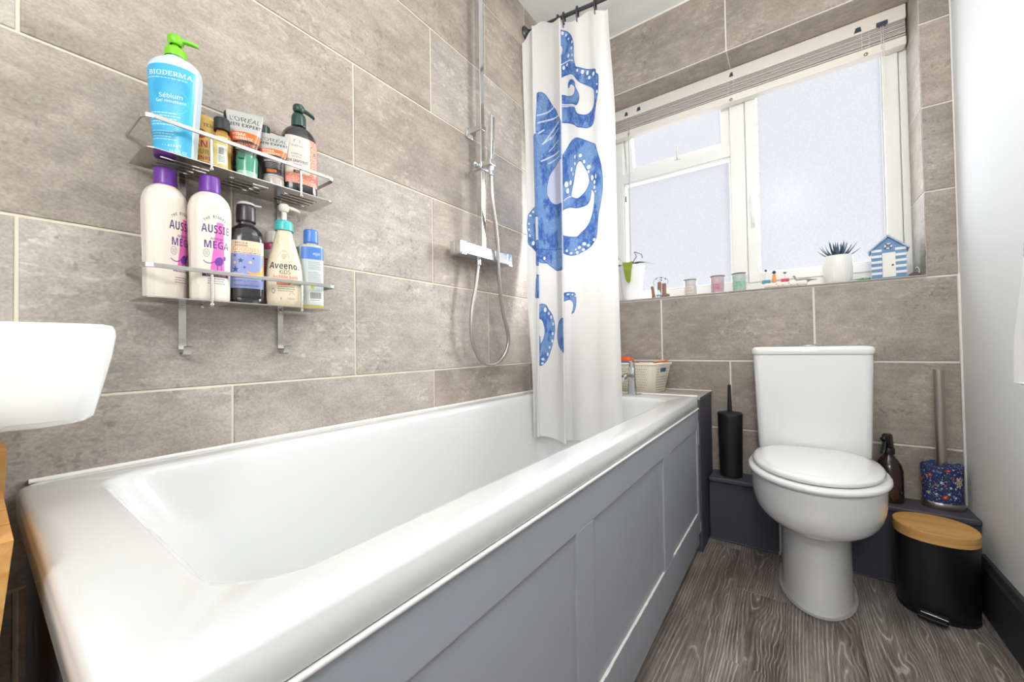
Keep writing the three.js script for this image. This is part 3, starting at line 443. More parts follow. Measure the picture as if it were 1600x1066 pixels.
// ================= SHOWER =================
{
  const s = thing('shower_set', 'chrome thermostatic bar shower with a square riser rail and hose on the tiled wall', 'shower');
  const z = 0.852, x = 0.064;
  part('riser_rail', [rb(x - 0.012, x + 0.012, 1.20, 2.29, z - 0.0115, z + 0.0115, 0.002), rb(x - 0.01, 0.40, 2.268, 2.292, z - 0.0115, z + 0.0115, 0.002)], M.chrome, s);
  part('rain_head', [rb(0.28, 0.52, 2.236, 2.246, z - 0.12, z + 0.12, 0.003), rod([0.39, 2.245, z], [0.39, 2.27, z], 0.012)], M.chrome, s);
  part('wall_bracket', [rb(0.004, x + 0.016, 1.664, 1.684, z - 0.015, z + 0.015, 0.002), rb(0.0035, 0.012, 1.655, 1.693, z - 0.019, z + 0.019, 0.002)], M.chrome, s);
  part('slider', [rb(x - 0.022, x + 0.018, 1.512, 1.545, z - 0.03, z + 0.02, 0.003), rb(x + 0.014, 0.124, 1.518, 1.54, z - 0.018, z + 0.016, 0.003), at(lathe([[0, 0], [0.011, 0], [0.011, 0.018], [0, 0.02]]), x - 0.003, 1.528, z + 0.02, Math.PI / 2)], M.chrome, s);
  const hs = part('handset', [at(loftY([[-0.02, 0.0095, 0.0095, 2], [0, 0.0105, 0.0105, 2.4], [0.06, 0.0115, 0.0105, 3], [0.19, 0.0115, 0.0105, 3], [0.196, 0.0095, 0.009, 3], [0.198, 0.006, 0.006, 2]], 24), 0.110, 1.515, z - 0.004, 0.0, 0, -0.03)], M.chrome, s);
  part('spray_plate', at(rbox(0.002, 0.09, 0.014, 0.001, 1), 0.1255, 1.655, z - 0.004, 0, 0, -0.03), M.steel, hs);
  part('hose', tube([[0.110, 1.50, z - 0.004], [0.108, 1.40, z - 0.012], [0.098, 1.25, 0.80], [0.085, 1.10, 0.775], [0.072, 0.98, 0.735], [0.06, 0.87, 0.685], [0.052, 0.80, 0.71], [0.048, 0.768, 0.775], [0.048, 0.785, 0.845], [0.05, 0.86, 0.897], [0.052, 0.96, 0.903], [0.056, 1.07, 0.882], [0.058, 1.165, 0.865]], 0.0072, 140, 12), M.hose, s);
  for (const g of [at(lathe([[0, 0], [0.009, 0], [0.0105, 0.004], [0.0105, 0.024], [0.009, 0.03], [0, 0.03]]), 0.058, 1.146, 0.866), at(lathe([[0, 0], [0.0085, 0], [0.0095, 0.004], [0.0095, 0.02], [0, 0.024]]), 0.110, 1.482, z - 0.004)]) part('hose_nut', g, M.chrome, s);
  const vz0 = 0.715, vz1 = 0.957;
  part('valve_body', [rb(0.03, 0.083, 1.172, 1.216, vz0, vz1, 0.004, 3), rb(0.0032, 0.034, 1.178, 1.21, 0.74, 0.772, 0.004), rb(0.0032, 0.034, 1.178, 1.21, 0.915, 0.947, 0.004)], M.chrome, s);
  for (const [a, b] of [[vz1 + 0.0015, vz1 + 0.034], [vz0 - 0.036, vz0 - 0.0015]]) { const k = part('valve_handle', rb(0.029, 0.084, 1.17, 1.218, a, b, 0.005, 3), M.chrome, s); part('grip', rb(0.078, 0.087, 1.166, 1.176, a + 0.004, b - 0.004, 0.002), M.chrome, k); }
}

// ================= BASIN AND BAMBOO BIN AT THE NEAR END =================
{
  const b = thing('wash_basin', 'white ceramic wash basin on the tiled wall over the near end of the bath', 'basin');
  const R = (x1, z0, z1, r, y) => ringAt(subdivide(rrect(0.004, x1, z0, z1, r, 8), 1), y);
  const rows = [[0.7485, 0.30, 1.935, 2.24, 0.04], [0.7495, 0.322, 1.916, 2.262, 0.04], [0.7525, 0.331, 1.9075, 2.272, 0.04], [0.758, 0.3355, 1.903, 2.277, 0.04], [0.79, 0.341, 1.8965, 2.287, 0.04], [0.83, 0.3455, 1.889, 2.295, 0.038], [0.857, 0.348, 1.8855, 2.30, 0.036], [0.8645, 0.3475, 1.886, 2.30, 0.036], [0.869, 0.3455, 1.888, 2.297, 0.035], [0.8708, 0.342, 1.8915, 2.292, 0.033]].map(([y, x1, a, c, r]) => R(x1, a, c, r, y));
  const In = (x0, x1, z0, z1, r, y) => ringAt(rrect(x0, x1, z0, z1, r, 8), y);
  rows.push(In(0.075, 0.325, 1.908, 2.277, 0.03, 0.871), In(0.08, 0.32, 1.913, 2.272, 0.03, 0.866), In(0.09, 0.31, 1.925, 2.26, 0.04, 0.82), In(0.12, 0.28, 1.96, 2.22, 0.06, 0.775), In(0.18, 0.22, 2.05, 2.13, 0.018, 0.766));
  part('bowl', loft(rows, true, true, 0.8), M.white, b);
  part('tap', [rod([0.045, 0.871, 2.09], [0.045, 0.98, 2.09], 0.016), tube([[0.045, 0.955, 2.09], [0.09, 0.965, 2.09], [0.14, 0.95, 2.09]], 0.011, 12, 10), rb(0.03, 0.08, 0.982, 0.99, 2.08, 2.10, 0.003)], M.chrome, b);
}
{
  const h = thing('bamboo_hamper', 'tapered bamboo laundry hamper standing at the near end of the bath', 'hamper');
  const zc = 2.13, top = 0.668, brd = (x0, x1, zf0, zf1, y0, y1, t = 0.010) => loft([[y0, x0, zf0], [y1, x1, zf1]].map(([y, x, z]) => x.map ? [[x[0], y, z], [x[1], y, z], [x[1], y, z + t], [x[0], y, z + t]].reverse() : []), true, true, 0.2);
  // far face of five upright boards, leaning in towards the foot
  for (let i = 0; i < 5; i++) { const a = i / 5, b = (i + 0.97) / 5, tx = (f, w, c) => c - w / 2 + w * f; part('board', brd([tx(a, 0.20, 0.31), tx(b, 0.20, 0.31)], [tx(a, 0.30, 0.305), tx(b, 0.30, 0.305)], 2.03, 1.973, 0, top), M.bamboo, h); }
  for (let i = 0; i < 5; i++) { const a = i / 5, b = (i + 0.97) / 5, tx = (f, w, c) => c - w / 2 + w * f; part('board', brd([tx(a, 0.20, 0.31), tx(b, 0.20, 0.31)], [tx(a, 0.30, 0.305), tx(b, 0.30, 0.305)], 2.20, 2.26, 0, top), M.bamboo, h); }
  for (const [x0, x1] of [[0.215, 0.16], [0.395, 0.442]]) part('side_board', loft([[0, x0, 2.04, 2.2], [top, x1, 1.983, 2.26]].map(([y, x, a, c]) => [[x, y, a], [x + 0.009, y, a], [x + 0.009, y, c], [x, y, c]].reverse()), true, true, 0.2), M.bamboo, h);
  part('inner_rail', [rb(0.17, 0.44, top + 0.006, top + 0.024, 1.986, 2.004, 0.003), rb(0.172, 0.19, top - 0.04, top + 0.02, 1.99, 2.25, 0.003)], M.bamboo, h);
}
{
  const h = thing('bamboo_rack', 'bamboo slat rack end below the wash basin at the edge of the bath', 'rack');
  part('upright', [loft([[0, 0.125, 1.990], [0.70, 0.113, 1.966], [0.712, 0.113, 1.968]].map(([y, x, z]) => [[x, y, z], [x + 0.022, y, z], [x + 0.022, y, z + 0.018], [x, y, z + 0.018]].reverse()), true, true, 0.2)], M.bamboo, h);
  part('foot_rail', rb(0.125, 0.147, 0, 0.02, 2.0085, 2.3, 0.004), M.bamboo, h);
  part('top_rail', rb(0.02, 0.135, 0.7, 0.716, 1.985, 2.0, 0.005, 3), M.bamboo, h);
}

// ================= WIRE-AND-PLATE CADDY =================
const PU = 1.196, PL = 0.934; // tops of its two shelves
{
  const c = thing('shower_caddy', 'two-tier polished steel shower caddy with hooks screwed to the tiled wall', 'caddy');
  const z0 = 1.478, z1 = 1.822, xf = 0.124;
  const slotPlate = () => {
    const w = z1 - z0, s = new THREE.Shape(), r = 0.018; // shape: x across (towards -z), y out from the wall
    s.moveTo(0, 0); s.lineTo(w, 0); s.lineTo(w, xf - 0.012 - r); s.quadraticCurveTo(w, xf - 0.012, w - r, xf - 0.012); s.lineTo(r, xf - 0.012); s.quadraticCurveTo(0, xf - 0.012, 0, xf - 0.012 - r); s.lineTo(0, 0);
    for (const [a, b] of [[0.03, 0.1], [0.137, 0.207], [0.244, 0.314]]) for (const y of [0.03, 0.047, 0.064, 0.081]) { const h = new THREE.Path(); h.moveTo(a, y - 0.0028); h.lineTo(b, y - 0.0028); h.absarc(b, y, 0.0028, -Math.PI / 2, Math.PI / 2, false); h.lineTo(a, y + 0.0028); h.absarc(a, y, 0.0028, Math.PI / 2, Math.PI * 1.5, false); s.holes.push(h); }
    return new THREE.ExtrudeGeometry(s, { depth: 0.0018, bevelEnabled: false, curveSegments: 6 });
  };
  const plate = at(at(slotPlate(), 0, 0, 0, -Math.PI / 2), 0, 0, 0, 0, -Math.PI / 2); // y -> -z -> +x ; x -> +z
  for (const y of [PU, PL]) {
    const sh = part('shelf', at(plate, 0.012, y - 0.0022, z0), M.polished, c);
    const ry = y + 0.054, q = 0.012;
    const band = (pts) => { const g = []; for (let i = 0; i < pts.length - 1; i++) { const [ax, az] = pts[i], [bx, bz] = pts[i + 1], l = Math.hypot(bx - ax, bz - az); g.push(at(rbox(l + 0.003, 0.0085, 0.0032, 0.0012, 1), (ax + bx) / 2, ry, (az + bz) / 2, 0, Math.atan2(-(bz - az), bx - ax))); } return g; };
    part('guard_rail', band([[0.006, z1 + 0.002], [xf - q, z1 + 0.002], [xf - 0.004, z1 - 0.003], [xf, z1 - q], [xf, z0 + q], [xf - 0.004, z0 + 0.003], [xf - q, z0 - 0.002], [0.006, z0 - 0.002]]), M.polished, sh);
    for (const z of [1.725, 1.556]) part('post', [rod([xf - 0.003, y - 0.008, z], [xf - 0.003, ry, z], 0.0027, 10), at(new THREE.SphereGeometry(0.0042, 12, 8), xf - 0.003, y - 0.008, z)], M.polished, sh);
    for (const z of [1.717, 1.566]) part('rivet', at(new THREE.SphereGeometry(0.0038, 10, 8), 0.04, y - 0.006, z), M.polished, sh);
  }
  for (const z of [1.741, 1.5515]) {
    part('hook_strip', [rb(0.0035, 0.0068, 0.862, 1.225, z - 0.0065, z + 0.0065, 0.0008, 1), (() => { const pts = [[0.005, 0.864], [0.005, 0.846], [0.009, 0.835], [0.02, 0.828], [0.034, 0.832], [0.043, 0.846]]; const g = []; const cv = new THREE.CatmullRomCurve3(pts.map((p) => V(p[0], p[1], 0))); const P = cv.getPoints(16), ring = (p, t) => [[p.x - t.y * 0.0016, p.y + t.x * 0.0016, z - 0.0065], [p.x - t.y * 0.0016, p.y + t.x * 0.0016, z + 0.0065], [p.x + t.y * 0.0016, p.y - t.x * 0.0016, z + 0.0065], [p.x + t.y * 0.0016, p.y - t.x * 0.0016, z - 0.0065]]; return loft(P.map((p, i) => ring(p, cv.getTangent(i / 16))), true, true, 0.6); })()], M.polished, c);
  }
}

// ================= BOTTLES ON THE CADDY =================
const plastic = (c, r = 0.35, e = {}) => std(c, r, { clearcoat: 0.25, clearcoatRoughness: 0.2, ...e });
const Ddeg = Math.PI / 180;
// a curved print patch lying on a body of profile rows [y, a, b, n]; th = half-angle from the front
function wrapLabel(profile, y0, y1, t0, t1, off = 0.0004, nu = 22, nv = 14) {
  const at_ = (y) => { let i = 0; while (i < profile.length - 2 && profile[i + 1][0] < y) i++; const A = profile[i], B = profile[i + 1], t = Math.max(0, Math.min(1, (y - A[0]) / (B[0] - A[0] || 1))); return A.map((v, k) => v + ((B[k] ?? v) - v) * t); };
  const pos = [], uv = [], idx = [];
  for (let j = 0; j <= nv; j++) { const y = y0 + (y1 - y0) * j / nv, [, a, b, n = 2, cx = 0, cz = 0] = at_(y); for (let i = 0; i <= nu; i++) { const t = (t0 + (t1 - t0) * i / nu) * Ddeg, s = Math.sin(t), c = Math.cos(t); pos.push(cx + (a + off) * Math.sign(s) * Math.abs(s) ** (2 / n), y, cz + (b + off) * Math.sign(c) * Math.abs(c) ** (2 / n)); uv.push(0, j / nv); } }
  const w = nu + 1, m = Math.floor(nv / 2); let L = [0];
  for (let i = 1; i <= nu; i++) { const p = (m * w + i) * 3, q = p - 3; L.push(L[i - 1] + Math.hypot(pos[p] - pos[q], pos[p + 2] - pos[q + 2])); }
  for (let j = 0; j <= nv; j++) for (let i = 0; i <= nu; i++) uv[(j * w + i) * 2] = L[i] / L[nu];
  for (let j = 0; j < nv; j++) for (let i = 0; i < nu; i++) { const a = j * w + i; idx.push(a, a + 1, a + w, a + 1, a + w + 1, a + w); }
  const g = new THREE.BufferGeometry(); g.setAttribute('position', new THREE.Float32BufferAttribute(pos, 3)); g.setAttribute('uv', new THREE.Float32BufferAttribute(uv, 2)); g.setIndex(idx); g.computeVertexNormals(); return g;
}
const face = (d) => Math.PI / 2 - d * Ddeg;
function item(name, label, cat, x, y, z, d, group) { return thing(name, label, cat, [x, y, z], face(d), group); }
function T(c, txt, x, y, px, col, o = {}) { c.font = `${o.w ?? 'bold'} ${px}px ${o.f ?? 'sans-serif'}`; c.fillStyle = col; c.textAlign = o.a ?? 'center'; c.textBaseline = 'middle'; if (o.s) { c.save(); c.translate(x, y); c.scale(o.s, 1); c.fillText(txt, 0, 0); c.restore(); } else c.fillText(txt, x, y); }
const fine = (c, x, y, n, w, h, col) => { c.fillStyle = col; for (let i = 0; i < n; i++) { let q = x; while (q < x + w * (0.75 + 0.25 * hash(i, n, 9))) { const l = w * (0.04 + 0.09 * hash(Math.round(q), i, 3)); c.fillRect(q, y + i * h, l, h * 0.38); q += l + w * 0.022; } } };
function arcText(c, txt, cx, cy, r, px, col, step) { c.font = `bold ${px}px sans-serif`; c.fillStyle = col; c.textAlign = 'center'; c.textBaseline = 'middle'; [...txt].forEach((ch, i) => { const a = (i - (txt.length - 1) / 2) * step; c.save(); c.translate(cx + r * Math.sin(a), cy - r * Math.cos(a)); c.rotate(a); c.fillText(ch, 0, 0); c.restore(); }); }
function pump(o, mat, y, { collar = 0.0135, ch = 0.02, stem = 0.018, nx = 0.038, dir = 0, hr = 0.0095, head = mat } = {}) {
  part('pump_collar', lathe([[collar, 0], [collar + 0.0006, 0.002], [collar, ch * 0.8], [collar - 0.002, ch], [0.006, ch]].map(([r, h]) => [r, y + h])), mat, o);
  const p = new THREE.Group(); p.name = 'pump_head'; p.position.y = y + ch; p.rotation.y = dir; o.add(p);
  part('stem', lathe([[0.0055, 0], [0.0055, stem], [0, stem]], 18), head, p);
  part('nozzle', [lathe([[hr * 0.7, stem - 0.006], [hr, stem - 0.001], [hr, stem + 0.008], [hr * 0.8, stem + 0.0115], [0, stem + 0.012]], 20), loft([[0, 0.006, 0.005, 0.006], [nx * 0.6, 0.005, 0.0042, 0.0055], [nx * 0.92, 0.0042, 0.0035, 0.003], [nx, 0.0035, 0.003, 0.0005]].map(([x, a, b, y2]) => supell(a, b, 2.4, 14).map((q) => [x, stem + y2 + q[1], q[0]])), true, true, 0.8)], head, p);
  return p;
}
const onUpper = PU, onLower = PL;
const BW = 'bottles on the upper caddy shelf', BL = 'bottles on the lower caddy shelf';

{ // pale blue cleanser with a lime pump
  const o = item('pump_bottle', 'tall pale blue pump bottle with a lime green pump head on the upper caddy shelf', 'bottle', 0.076, onUpper, 1.768, 34, BW);
  const pr = smooth([[0, 0.0285, 0.019, 2.6], [0.004, 0.031, 0.0215, 2.6], [0.06, 0.0345, 0.024, 2.6], [0.12, 0.0385, 0.026, 2.5], [0.165, 0.041, 0.0265, 2.4], [0.178, 0.040, 0.0255, 2.3], [0.189, 0.033, 0.022, 2.2], [0.197, 0.02, 0.0165, 2], [0.202, 0.0135, 0.0135, 2]], 3);
  part('body', loftY(pr, 44), plastic(0xcfe3ee, 0.3), o);
  part('label', wrapLabel(pr, 0.006, 0.176, -82, 60), plastic(0xffffff, 0.4, { map: canvasTex(512, 1024, (c, w, h) => {
    c.fillStyle = '#3fb4e2'; c.fillRect(0, 0, w, h); c.fillStyle = '#d5ebf5'; c.beginPath(); c.moveTo(0, 0); c.lineTo(w, 0); c.lineTo(w, 46); c.quadraticCurveTo(w / 2, -20, 0, 46); c.fill();
    const rg = c.createRadialGradient(300, 300, 20, 300, 300, 180); rg.addColorStop(0, 'rgba(20,130,190,.0)'); rg.addColorStop(0.8, 'rgba(30,140,200,.45)'); rg.addColorStop(1, 'rgba(30,140,200,0)'); c.fillStyle = rg; c.fillRect(0, 100, w, 420);
    T(c, 'BIODERMA', w / 2 + 34, 120, 70, '#f3fafc', { f: 'serif', w: '', s: 1.04 }); fine(c, 70, 172, 1, 370, 22, 'rgba(235,246,250,.8)');
    T(c, 'Sébium', 300, 372, 66, '#e8f5fa', { w: '', f: 'sans-serif' }); T(c, 'Gel moussant', 300, 430, 46, '#e8f5fa', { w: '' });
    c.strokeStyle = '#37c9b4'; c.lineWidth = 11; c.beginPath(); c.ellipse(350, 430, 110, 130, 0, -1.1, 1.9); c.stroke();
    fine(c, 90, 560, 5, 300, 32, 'rgba(232,246,252,.75)'); fine(c, 80, 760, 4, 270, 30, 'rgba(232,246,252,.6)'); T(c, '•  •  A S A N T', 300, 920, 34, '#e6f4fa', { w: '' }); T(c, '16.9 FL.OZ', 370, 985, 40, '#e6f4fa', { w: '' });
  }) }), o);
  pump(o, plastic(0x7bd21a, 0.35), 0.2005, { collar: 0.0165, ch: 0.018, stem: 0.014, nx: 0.036, dir: 0.1, hr: 0.0125 });
}
{ // kraft yellow lotion with red lettering
  const o = item('lotion_bottle', 'squat yellow bottle with bold red lettering beside the blue pump bottle', 'bottle', 0.056, onUpper, 1.7165, 26, BW);
  const pr = smooth([[0, 0.019, 0.016, 2.3], [0.004, 0.0205, 0.0175, 2.3], [0.06, 0.0212, 0.018, 2.3], [0.1, 0.0205, 0.017, 2.2], [0.113, 0.017, 0.0145, 2], [0.12, 0.011, 0.01, 2], [0.122, 0.004, 0.004, 2]], 3);
  part('body', loftY(pr, 36), plastic(0xd8b45e, 0.45), o);
  part('label', wrapLabel(pr, 0.01, 0.108, -82, 82), plastic(0xffffff, 0.5, { map: canvasTex(512, 768, (c, w, h) => { c.fillStyle = '#dcb862'; c.fillRect(0, 0, w, h); T(c, 'TEN', 330, 90, 74, '#3d2b1c', { f: 'serif' }); c.fillStyle = '#b8322a'; c.beginPath(); c.arc(230, 240, 74, 0, 7); c.fill(); T(c, 'ANB', 270, 400, 150, '#b22a24', { s: 1.05 }); T(c, 'BURN', 280, 520, 104, '#8c7d3a'); T(c, 'INRI', 270, 620, 84, '#b8322a'); T(c, 'MEEL', 270, 700, 66, '#b8322a'); }) }), o);
}
{ // amber oil with black cap
  const o = item('oil_bottle', 'small clear bottle of amber oil with a black cap in the upper caddy shelf', 'bottle', 0.085, onUpper, 1.6965, 22, BW);
  const pr = smooth([[0, 0.0165, 0.0155, 2.2], [0.003, 0.018, 0.017, 2.2], [0.066, 0.018, 0.017, 2.2], [0.077, 0.0155, 0.015, 2], [0.085, 0.0105, 0.0105, 2], [0.09, 0.0095, 0.0095, 2]], 3);
  part('body', loftY(pr, 36), plastic(0xa87a2c, 0.18, { clearcoat: 0.8 }), o);
  part('label', wrapLabel(pr, 0.008, 0.072, -62, 34), plastic(0xffffff, 0.5, { map: canvasTex(256, 384, (c, w, h) => { c.fillStyle = '#e3d184'; c.fillRect(0, 0, w, h); c.fillStyle = '#f1efe8'; c.fillRect(110, 110, 130, 230); c.fillStyle = '#5b6472'; for (let i = 0; i < 9; i++) c.fillRect(128, 140 + i * 9, 70, 5); fine(c, 126, 240, 5, 90, 16, '#6d6f74'); fine(c, 16, 30, 4, 200, 18, '#8a6b2c'); }) }), o);
  part('cap', lathe([[0.0095, 0.088], [0.0135, 0.0882], [0.0138, 0.092], [0.0135, 0.112], [0.012, 0.1145], [0, 0.115]]), M.black, o);
}
{ // dark green pump bottle at the back
  const o = item('pump_bottle', 'dark green pump bottle standing against the wall behind the larger tube', 'bottle', 0.0315, onUpper, 1.6665, 20, BW);
  const pr = smooth([[0, 0.02, 0.0165, 2.3], [0.004, 0.0215, 0.018, 2.3], [0.095, 0.0215, 0.018, 2.3], [0.112, 0.017, 0.015, 2], [0.12, 0.011, 0.011, 2]], 3);
  part('body', loftY(pr, 32), plastic(0x17362c, 0.3), o);
  pump(o, plastic(0x153c31, 0.35), 0.119, { collar: 0.0125, ch: 0.018, stem: 0.016, nx: 0.036, dir: -0.2 });
}
function tubeBottle(label, x, z, d, h, hw, big, capMat, words) {
  const o = item('squeeze_tube', label, 'tube', x, onUpper, z, d, BW);
  const pr = smooth([[0.026, 0.0195, 0.0165, 2], [0.03, 0.0205, 0.0172, 2], [0.06, 0.0215, 0.0155, 2], [h * 0.6, hw * 0.8, 0.0115, 2], [h * 0.85, hw * 0.94, 0.005, 2.2], [h - 0.006, hw, 0.0012, 3], [h, hw, 0.0011, 3]], 4);
  part('body', loftY(pr, 44, true, true, 0.8), plastic(0xb4b4b2, 0.32, { metalness: 0.25 }), o);
  part('print', wrapLabel(pr, 0.03, h - 0.003, -88, 88, 0.0004, 30, 20), plastic(0xffffff, 0.35, { map: canvasTex(640, 1024, (c, w, hh) => {
    c.fillStyle = '#b9b8b5'; c.fillRect(0, 0, w, hh); c.fillStyle = '#23201f'; c.beginPath(); c.moveTo(0, 560); c.quadraticCurveTo(w / 2, 470, w, 560); c.lineTo(w, hh); c.lineTo(0, hh); c.fill();
    c.fillStyle = '#ee6a1d'; c.beginPath(); c.moveTo(0, 400); c.quadraticCurveTo(w / 2, 330, w, 400); c.lineTo(w, 560); c.quadraticCurveTo(w / 2, 480, 0, 590); c.fill();
    T(c, 'L\u2019ORÉAL', w / 2, 130, 118, '#2d2d2e', { w: '', s: 1.1 }); T(c, 'MEN EXPERT', w / 2, 240, 92, '#232324'); T(c, 'HYDRA', 220, 425, 74, '#f3e3d6'); T(c, 'ENERGETIC', 290, 495, 70, '#f3e3d6');
    T(c, words[0], w / 2 + 10, 610, 74, '#ee6a1d'); T(c, words[1], 300, 690, 62, '#d9d5d0'); fine(c, 130, 750, 4, 380, 34, '#8f8a86'); c.fillStyle = '#e2731f'; c.fillRect(160, 905, 250, 70); fine(c, 175, 920, 2, 210, 26, '#8a2d12');
  }) }), o);
  part('cap', lathe([[0.0185, 0.0005], [0.0205, 0.002], [0.0208, 0.02], [0.0195, 0.0262], [0, 0.0264]]), capMat, o);
  return o;
}
tubeBottle('silver, orange and black squeeze tube, the taller of two, behind a small green jar', 0.0755, 1.6515, 24, 0.153, 0.033, true, plastic(0x2b2a2c), ['EXFOLIATING', 'FACE SCRUB']);
tubeBottle('shorter silver, orange and black squeeze tube beside the black grapefruit pump bottle', 0.084, 1.5985, 26, 0.126, 0.031, false, plastic(0xb9b0aa, 0.2), ['ICE EFFECT', 'MOISTURISER']);
{ // green gel jar
  const o = item('gel_jar', 'small clear jar of sea-green gel on the upper caddy shelf', 'jar', 0.1005, onUpper, 1.657, 20, BW);
  part('glass', lathe([[0, 0], [0.0165, 0], [0.0185, 0.002], [0.0195, 0.04], [0.0185, 0.046], [0.016, 0.048], [0.0155, 0.046], [0, 0.046]]), plastic(0x9dcbb5, 0.12, { clearcoat: 0.9 }), o);
  part('gel', lathe([[0.0188, 0.012], [0.0197, 0.0395], [0.0188, 0.0455], [0.0185, 0.0458]]), plastic(0x4b9679, 0.2), o);
  part('clip', rb(-0.016, -0.004, 0.034, 0.05, 0.0165, 0.0205, 0.002), plastic(0x1d5a46), o);
}
{ // dark green cap bottle
  const o = item('flip_cap_bottle', 'dark green bottle with a flip cap against the wall behind the shorter tube', 'bottle', 0.034, onUpper, 1.599, 20, BW);
  const pr = smooth([[0, 0.019, 0.016, 2.3], [0.004, 0.0205, 0.0175, 2.3], [0.115, 0.0205, 0.0175, 2.3], [0.13, 0.0145, 0.013, 2]], 3);
  part('body', loftY(pr, 32), plastic(0x2b4437, 0.3), o);
  part('cap', lathe([[0.0138, 0.128], [0.0142, 0.13], [0.0142, 0.158], [0.0125, 0.1605], [0, 0.161]]), plastic(0x163a2f, 0.4), o);
}
{ // black pump bottle, grapefruit label
  const o = item('pump_bottle', 'large black pump bottle with a cream and pink grapefruit label at the shelf end', 'bottle', 0.076, onUpper, 1.5385, 6, BW);
  const pr = smooth([[0, 0.036, 0.026, 2.6], [0.004, 0.0385, 0.0285, 2.6], [0.08, 0.0395, 0.0295, 2.6], [0.125, 0.0395, 0.0295, 2.5], [0.146, 0.036, 0.0275, 2.3], [0.162, 0.026, 0.0215, 2.1], [0.169, 0.0155, 0.0145, 2], [0.171, 0.013, 0.013, 2]], 3);
  part('body', loftY(pr, 44), plastic(0x16181c, 0.2, { clearcoat: 0.7 }), o);
  part('label', wrapLabel(pr, 0.026, 0.136, -62, 54), plastic(0xffffff, 0.5, { map: canvasTex(768, 768, (c, w, h) => {
    c.fillStyle = '#d8cdc2'; c.fillRect(0, 0, w, h);
    const slice = (x, y, r) => { c.fillStyle = '#f08a3c'; c.beginPath(); c.arc(x, y, r, 0, 7); c.fill(); c.fillStyle = '#f7d9c4'; c.beginPath(); c.arc(x, y, r * 0.88, 0, 7); c.fill(); for (let i = 0; i < 9; i++) { c.fillStyle = i % 2 ? '#ee7a6e' : '#f08f82'; c.beginPath(); c.moveTo(x, y); c.arc(x, y, r * 0.82, i * 0.698 + 0.06, i * 0.698 + 0.63); c.fill(); } };
    c.fillStyle = '#eda183'; c.fillRect(540, 0, 228, h); c.fillRect(0, 600, w, 170); c.save(); c.beginPath(); c.rect(540, 0, 228, h); c.rect(0, 600, w, 170); c.clip(); for (const q of [[640, 70, 110], [740, 220, 100], [590, 300, 96], [700, 420, 120], [580, 560, 90], [120, 700, 90], [330, 690, 110], [520, 720, 100], [700, 640, 110]]) slice(...q); c.fillStyle = '#4f8a78'; c.fillRect(640, 190, 50, 60); c.restore();
    c.strokeStyle = '#26262a'; c.lineWidth = 9; c.beginPath(); c.arc(225, 95, 30, 2.6, 4.5); c.stroke(); c.beginPath(); c.arc(285, 95, 30, -1.35, 0.55); c.stroke();
    T(c, 'THE BODY SHOP', 255, 165, 36, '#3a3838', { w: '' }); T(c, 'SHOWER GEL', 255, 300, 40, '#4a4646', { w: '' }); T(c, 'GEL DOUCHE', 255, 345, 34, '#6a6462', { w: '' }); T(c, 'PINK GRAPEFRUIT', 265, 412, 62, '#201f20', { s: 0.86 }); fine(c, 130, 462, 2, 250, 26, '#6a6462'); c.fillStyle = '#1d1c1e'; c.fillRect(180, 560, 170, 46); T(c, '250ml', 265, 584, 30, '#e8e0d8', { w: '' });
  }) }), o);
  pump(o, plastic(0x123d33, 0.35), 0.1705, { collar: 0.0155, ch: 0.03, stem: 0.012, nx: 0.04, dir: 0.25, hr: 0.0125 });
}
